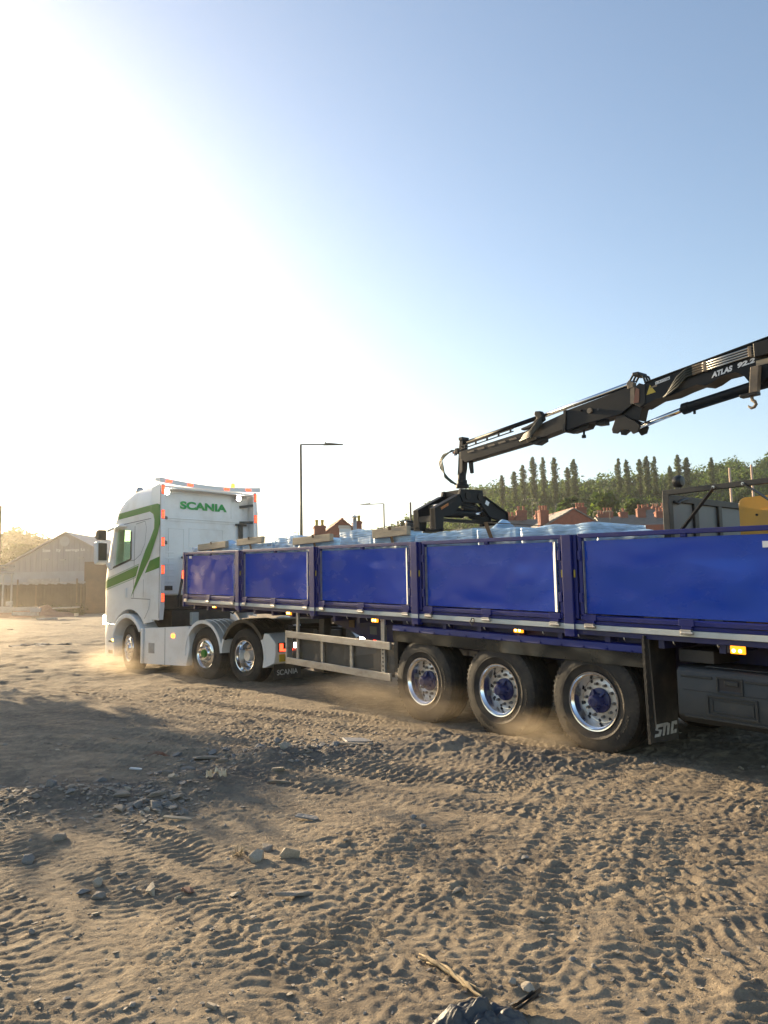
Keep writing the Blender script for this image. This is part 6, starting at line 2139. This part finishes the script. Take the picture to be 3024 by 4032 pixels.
rh.f = [(i * m + j, (i + 1) * m + j, (i + 1) * m + j + 1, i * m + j + 1) for i in range(n - 1) for j in range(m - 1)]
o = rh.build('rubble_heap', 'brick_bit', None)
tag(o, 'low heap of red brown brick rubble below the fence', 'rubble')
# weeds along the fence foot
V, tint = leaf_cloud([(at(u, 2360, 73).x + rn.uniform(-.4, .4), 73 + rn.uniform(-1, 1), rn.uniform(.1, .7)) for u in range(-60, 330, 9)], [rn.uniform(.3, .65) for _ in range(-60, 330, 9)], 60, .07, 4, shell=.2)
o = leaf_object('weeds', V, tint, 'leaf_weed')
tag(o, 'straggling weeds along the foot of the fence', 'weeds', kind='stuff')

# crushed old mat of slates lying on the soil, left of the truck
sm = empty('slate_debris', on_ground(150, 2545))
for k in range(26):
    a_ = rn.uniform(-.25, .25)
    ox, oy = rn.uniform(-.9, .9), rn.uniform(-.55, .55)
    t_ = MB().box(-.16, .16, -.10, .10, 0, .03)
    t_o = t_.build('slate_piece', 'rock_grey', sm)
    t_o.location = (ox, oy, .01 + .03 * rn.random() * (1 - abs(ox)))
    t_o.rotation_euler = (rn.uniform(-.25, .25), rn.uniform(-.25, .25), rn.uniform(0, 3))
tag(sm, 'spread heap of broken grey slates on the dusty soil', 'slates')

# ------------------------------------------------------------------ unseen trees added left of the view to cast shade over the tracks
def shade_tree(x, y, h, w, seed, label):
    r = empty('broadleaf_tree', (x, y, 0))
    rs = np.random.RandomState(seed)
    cen, rad = [], []
    for k in range(18):
        t = rs.rand()
        a = rs.rand() * 6.28
        q = w * .6 * math.sqrt(rs.rand())
        cen.append((q * math.cos(a), q * math.sin(a), h * (.42 + .45 * t)))
        rad.append(w * rs.uniform(.35, .6))
    V, tint = leaf_cloud(cen, rad, 330, .095, seed, shell=.2)
    leaf_object('crown', V, tint, 'leaf_wood', r)
    MB().cyl((0, 0, -.3), (0, 0, h * .6), w * .08, w * .04, 10).build('trunk', 'bark', r)
    tag(r, label, 'tree')
shade_tree(-13.1, 19.4, 4.7, 2.3, 3, 'bushy green tree out of view, added to shade the tracks')
shade_tree(-15.6, 17.6, 4.5, 2.4, 8, 'second bushy tree out of view, added to widen the shade')
shade_tree(-18.2, 15.8, 4.6, 2.5, 9, 'last of three bushy trees out of view, added for their shade')
# ------------------------------------------------------------------ litter in the foreground
# torn black plastic sack
bx_, by_ = px(1885, 4045)
BG = empty('plastic_sack', (bx_, by_, ground_z(bx_, by_)), R(8))
def sack():
    nx, ny = 64, 40
    L, W = .36, .26
    mb = MB()
    for i in range(nx):
        for j in range(ny):
            u, v = i / (nx - 1) * 2 - 1, j / (ny - 1) * 2 - 1
            r = math.hypot(u * .95, v)
            e = float(fbm(np.array([u * 2.2 + 3]), np.array([v * 2.4]), 3, 12)[0])
            fold = abs(float(vnoise(np.array([u * 3.0 + v * 1.6]), np.array([v * 7 - u * 2]), 9)[0]))
            z = .06 * max(0, 1 - r ** 2.4) * (1.0 + .6 * e) + .045 * fold * max(0, 1.15 - r)
            z += .03 * math.exp(-((u + .55) / .18) ** 2 - ((v + .1) / .4) ** 2)
            edge = 1 + .12 * e
            mb.v.append((u * L * .5 * edge, v * W * .5 * edge, max(z, -.004) + .004))
    for i in range(nx - 1):
        for j in range(ny - 1):
            u = (i / (nx - 1) * 2 - 1)
            v = (j / (ny - 1) * 2 - 1)
            if math.hypot(u * .9, v) > 1.0 + .15 * math.sin(i * 1.3 + j):
                continue
            mb.f.append((i * ny + j, (i + 1) * ny + j, (i + 1) * ny + j + 1, i * ny + j + 1))
    return mb
sack().build('sack_body', 'bag_plastic', BG, smooth=True)
nk = MB()
for k in range(7):
    a = k * .22 - .6
    nk.add([(.15, .02 + .01 * k, .03), (.24 + .02 * (k % 3), .06 + .03 * a, .07 + .02 * (k % 2)), (.25 + .02 * (k % 3), .09 + .04 * a, .05), (.16, .05 + .01 * k, .02)], [(0, 1, 2, 3)])
nk.build('torn_neck', 'bag_plastic', BG)
tag(BG, 'torn black plastic sack half buried in the soil', 'sack')

# dry braided stalk lying beside it
s0, s1 = px(1625, 3765), px(1950, 3950)
ST = empty('dry_stalk', (s0[0], s0[1], ground_z(*s0)))
d0 = Vector((s1[0] - s0[0], s1[1] - s0[1], 0))
rn = random.Random(2)
for k in range(9):
    pts, rad = [], []
    a0 = rn.uniform(0, 6.28)
    t0, t1 = (rn.uniform(0, .12), rn.uniform(.45, 1.0)) if k % 2 else (rn.uniform(.05, .5), rn.uniform(.85, 1.03))
    for i in range(12):
        t = t0 + (t1 - t0) * i / 11
        c = d0 * t
        side = Vector((-d0.y, d0.x, 0)).normalized()
        w = .010 + .004 * math.sin(t * 9)
        c = c + side * (w * math.cos(a0 + t * 8) + .018 * math.sin(t * 5)) + Vector((0, 0, .012 + w * .7 * math.sin(a0 + t * 8)))
        gz = ground_z(s0[0] + c.x, s0[1] + c.y) - ground_z(*s0)
        c.z += max(gz, 0) + .004
        pts.append(c)
        rad.append(.0065 * math.sin(math.pi * (.12 + .8 * i / 11)) + .0012)
    MB().tube(pts, rad, 5).build('fibre_strand', 'straw', ST, smooth=True)
tag(ST, 'dry frayed fibrous stalk lying on the soil above the sack', 'stalk')

# crumpled scrap of pale paper
q = px(852, 3110)
PP = empty('paper_scrap', (q[0], q[1], ground_z(*q)))
pm = MB()
for i in range(9):
    for j in range(7):
        u, v = i / 8 - .5, j / 6 - .5
        pm.v.append((u * .17, v * .10, .055 * abs(float(fbm(np.array([u * 4.1]), np.array([v * 4.3]), 2, 51)[0])) * 2 + .01 + .03 * (1 - abs(u) * 2)))
pm.f = [(i * 7 + j, (i + 1) * 7 + j, (i + 1) * 7 + j + 1, i * 7 + j + 1) for i in range(8) for j in range(6) if (i + j * 3) % 11]
pm.build('paper', 'paper', PP)
tag(PP, 'crumpled pale paper scrap catching the sun on the soil', 'litter')
# broken boards and splinters
def splinter(u, v, L_, w, rz, mt, label, name='wood_splinter', cat='wood', h=.012):
    x, y = px(u, v)
    o = MB().prism([(-L_ / 2, -w / 2), (L_ / 2 * .8, -w / 2), (L_ / 2, 0), (L_ / 2 * .7, w / 2), (-L_ / 2 * .9, w / 2)], 0, h, 'z').build(name, mt, None, bevel=.002)
    o.location = (x, y, ground_z(x, y) + .012)
    o.rotation_euler = (.1, .12, rz)
    tag(o, label, cat)
splinter(1405, 2930, .32, .16, .5, 'pale_board', 'pale broken board with torn end below the dust', 'broken_board', 'board', .02)
splinter(1385, 2955, .40, .05, .3, 'board', 'long brown splinter under the broken board')
splinter(700, 3230, .22, .04, .05, 'board', 'thin brown splinter lying left of the paper scrap')
splinter(1210, 3225, .18, .06, -.2, 'rock_grey', 'dark thin slate flake right of the stone ridge', 'slate_flake', 'slate')
splinter(535, 3040, .12, .03, .1, 'window_white', 'small white plastic strip on the shaded soil', 'plastic_strip', 'litter')
splinter(340, 2738, .5, .04, .02, 'wood_pole', 'dark stick lying on the soil behind the shaded tracks', 'stick', 'stick')
# dry twigs in the dug clump
x, y = px(935, 3370)
TW = empty('dry_twigs', (x, y, ground_z(x, y)))
for k in range(14):
    a = rn.uniform(0, 6.28)
    l = rn.uniform(.04, .10)
    MB().tube([(rn.uniform(-.03, .03), rn.uniform(-.03, .03), .0), (l * .5 * math.cos(a), l * .5 * math.sin(a), l * .6), (l * math.cos(a), l * math.sin(a), l * .55)], [.003, .0025, .001], 4).build('twig', 'straw', TW)
tag(TW, 'tuft of dry twigs in the dug soil by the pale stones', 'twigs')
x, y = px(660, 2990)
TW2 = empty('dry_weed', (x, y, ground_z(x, y)))
for k in range(12):
    a = rn.uniform(2.6, 3.8)
    l = rn.uniform(.1, .25)
    MB().tube([(rn.uniform(-.03, .03), rn.uniform(-.03, .03), .01), (l * .5 * math.cos(a), l * .5 * math.sin(a), .05), (l * math.cos(a), l * math.sin(a), .03)], [.004, .003, .0012], 4).build('twig', 'brick_bit', TW2)
tag(TW2, 'reddish dry weed lying at the end of the stone ridge', 'weed')

# ------------------------------------------------------------------ air: even haze, and dust thrown up by the wheels
def volume_mat(name, color, density, aniso, noise=None):
    m = bpy.data.materials.new(name)
    m.use_nodes = True
    nt = m.node_tree
    nt.nodes.remove(nt.nodes['Principled BSDF'])
    v = nt.nodes.new('ShaderNodeVolumePrincipled')
    v.inputs['Color'].default_value = (*color, 1)
    v.inputs['Density'].default_value = density
    v.inputs['Anisotropy'].default_value = aniso
    if noise:
        scale, lo, hi = noise
        tc = nt.nodes.new('ShaderNodeTexCoord')
        nz = nt.nodes.new('ShaderNodeTexNoise')
        nz.inputs['Scale'].default_value = scale
        nz.inputs['Detail'].default_value = 4
        nz.inputs['Roughness'].default_value = .62
        nt.links.new(tc.outputs['Object'], nz.inputs['Vector'])
        mr = nt.nodes.new('ShaderNodeMapRange')
        mr.inputs['From Min'].default_value = lo
        mr.inputs['From Max'].default_value = hi
        nt.links.new(nz.outputs['Fac'], mr.inputs['Value'])
        # fades out towards the edge of its own ellipsoid (object space radius 1)
        ln = nt.nodes.new('ShaderNodeVectorMath')
        ln.operation = 'LENGTH'
        nt.links.new(tc.outputs['Object'], ln.inputs[0])
        fo = nt.nodes.new('ShaderNodeMapRange')
        fo.interpolation_type = 'SMOOTHSTEP'
        fo.inputs['From Min'].default_value = 1.0
        fo.inputs['From Max'].default_value = .15
        nt.links.new(ln.outputs['Value'], fo.inputs['Value'])
        mu = nt.nodes.new('ShaderNodeMath')
        mu.operation = 'MULTIPLY'
        nt.links.new(mr.outputs['Result'], mu.inputs[0])
        nt.links.new(fo.outputs['Result'], mu.inputs[1])
        m2 = nt.nodes.new('ShaderNodeMath')
        m2.operation = 'MULTIPLY'
        m2.inputs[1].default_value = density
        nt.links.new(mu.outputs[0], m2.inputs[0])
        nt.links.new(m2.outputs[0], v.inputs['Density'])
    nt.links.new(v.outputs[0], nt.nodes['Material Output'].inputs['Volume'])
    MATS[name] = m
    return m
volume_mat('haze_air', (1.0, 0.92, 0.80), HAZE_DENSITY, 0.80)
hz = MB().box(-950, 950, -60, 1550, -4.5, 90).build('haze', 'haze_air')
tag(hz, 'thin warm haze in the air over the yard', 'haze', kind='stuff')

volume_mat('dust_air', (0.96, 0.80, 0.60), 1.0, 0.45, (2.2, .30, .75))
def dust(name, loc, size, dens, label, rz=0.0):
    me = bpy.data.meshes.new('dust_cloud')
    bm = bmesh.new()
    bmesh.ops.create_icosphere(bm, subdivisions=3, radius=1.0)
    bm.to_mesh(me)
    bm.free()
    m = volume_mat('dust_air_%d' % len(bpy.data.materials), (0.96, 0.80, 0.60), dens, 0.45, (2.3, .34, .72))
    me.materials.append(m)
    o = bpy.data.objects.new(name, me)
    COL.objects.link(o)
    o.location = loc
    o.scale = size
    o.rotation_euler = (0, 0, rz)
    tag(o, label, 'dust', kind='stuff')
def tw(x, y, z):
    return Vector((2.0774, 8.0121, z)) + TU * x + TL * y
def kw(x, y, z):
    return Vector((-2.7247, 14.7692, z)) + KU * x + KL * y
dust('dust_cloud', tw(.55, .12, .16), (.75, .5, .30), 1.7, 'golden dust puff between the two rear trailer wheels', TROT)
dust('dust_cloud', tw(3.0, .1, .30), (2.1, .85, .36), .55, 'low dust trail under the aluminium side guard', TROT)
dust('dust_cloud', kw(1.0, .1, .22), (1.2, .7, .45), .9, 'dust puff around the middle truck wheel', math.pi / 2 + _ka)
dust('dust_cloud', kw(4.0, .3, .25), (1.6, 1.0, .55), .8, 'dust puff around the front truck wheel', math.pi / 2 + _ka)
dust('dust_cloud', kw(8.4, 1.6, .9), (3.2, 2.0, 1.3), .075, 'broad golden dust drift ahead of the truck', math.pi / 2 + _ka)
dust('dust_cloud', Vector((-14.5, 31, 1.2)), (14.0, 7.0, 2.0), .004, 'wide thin dust drift over the far yard')
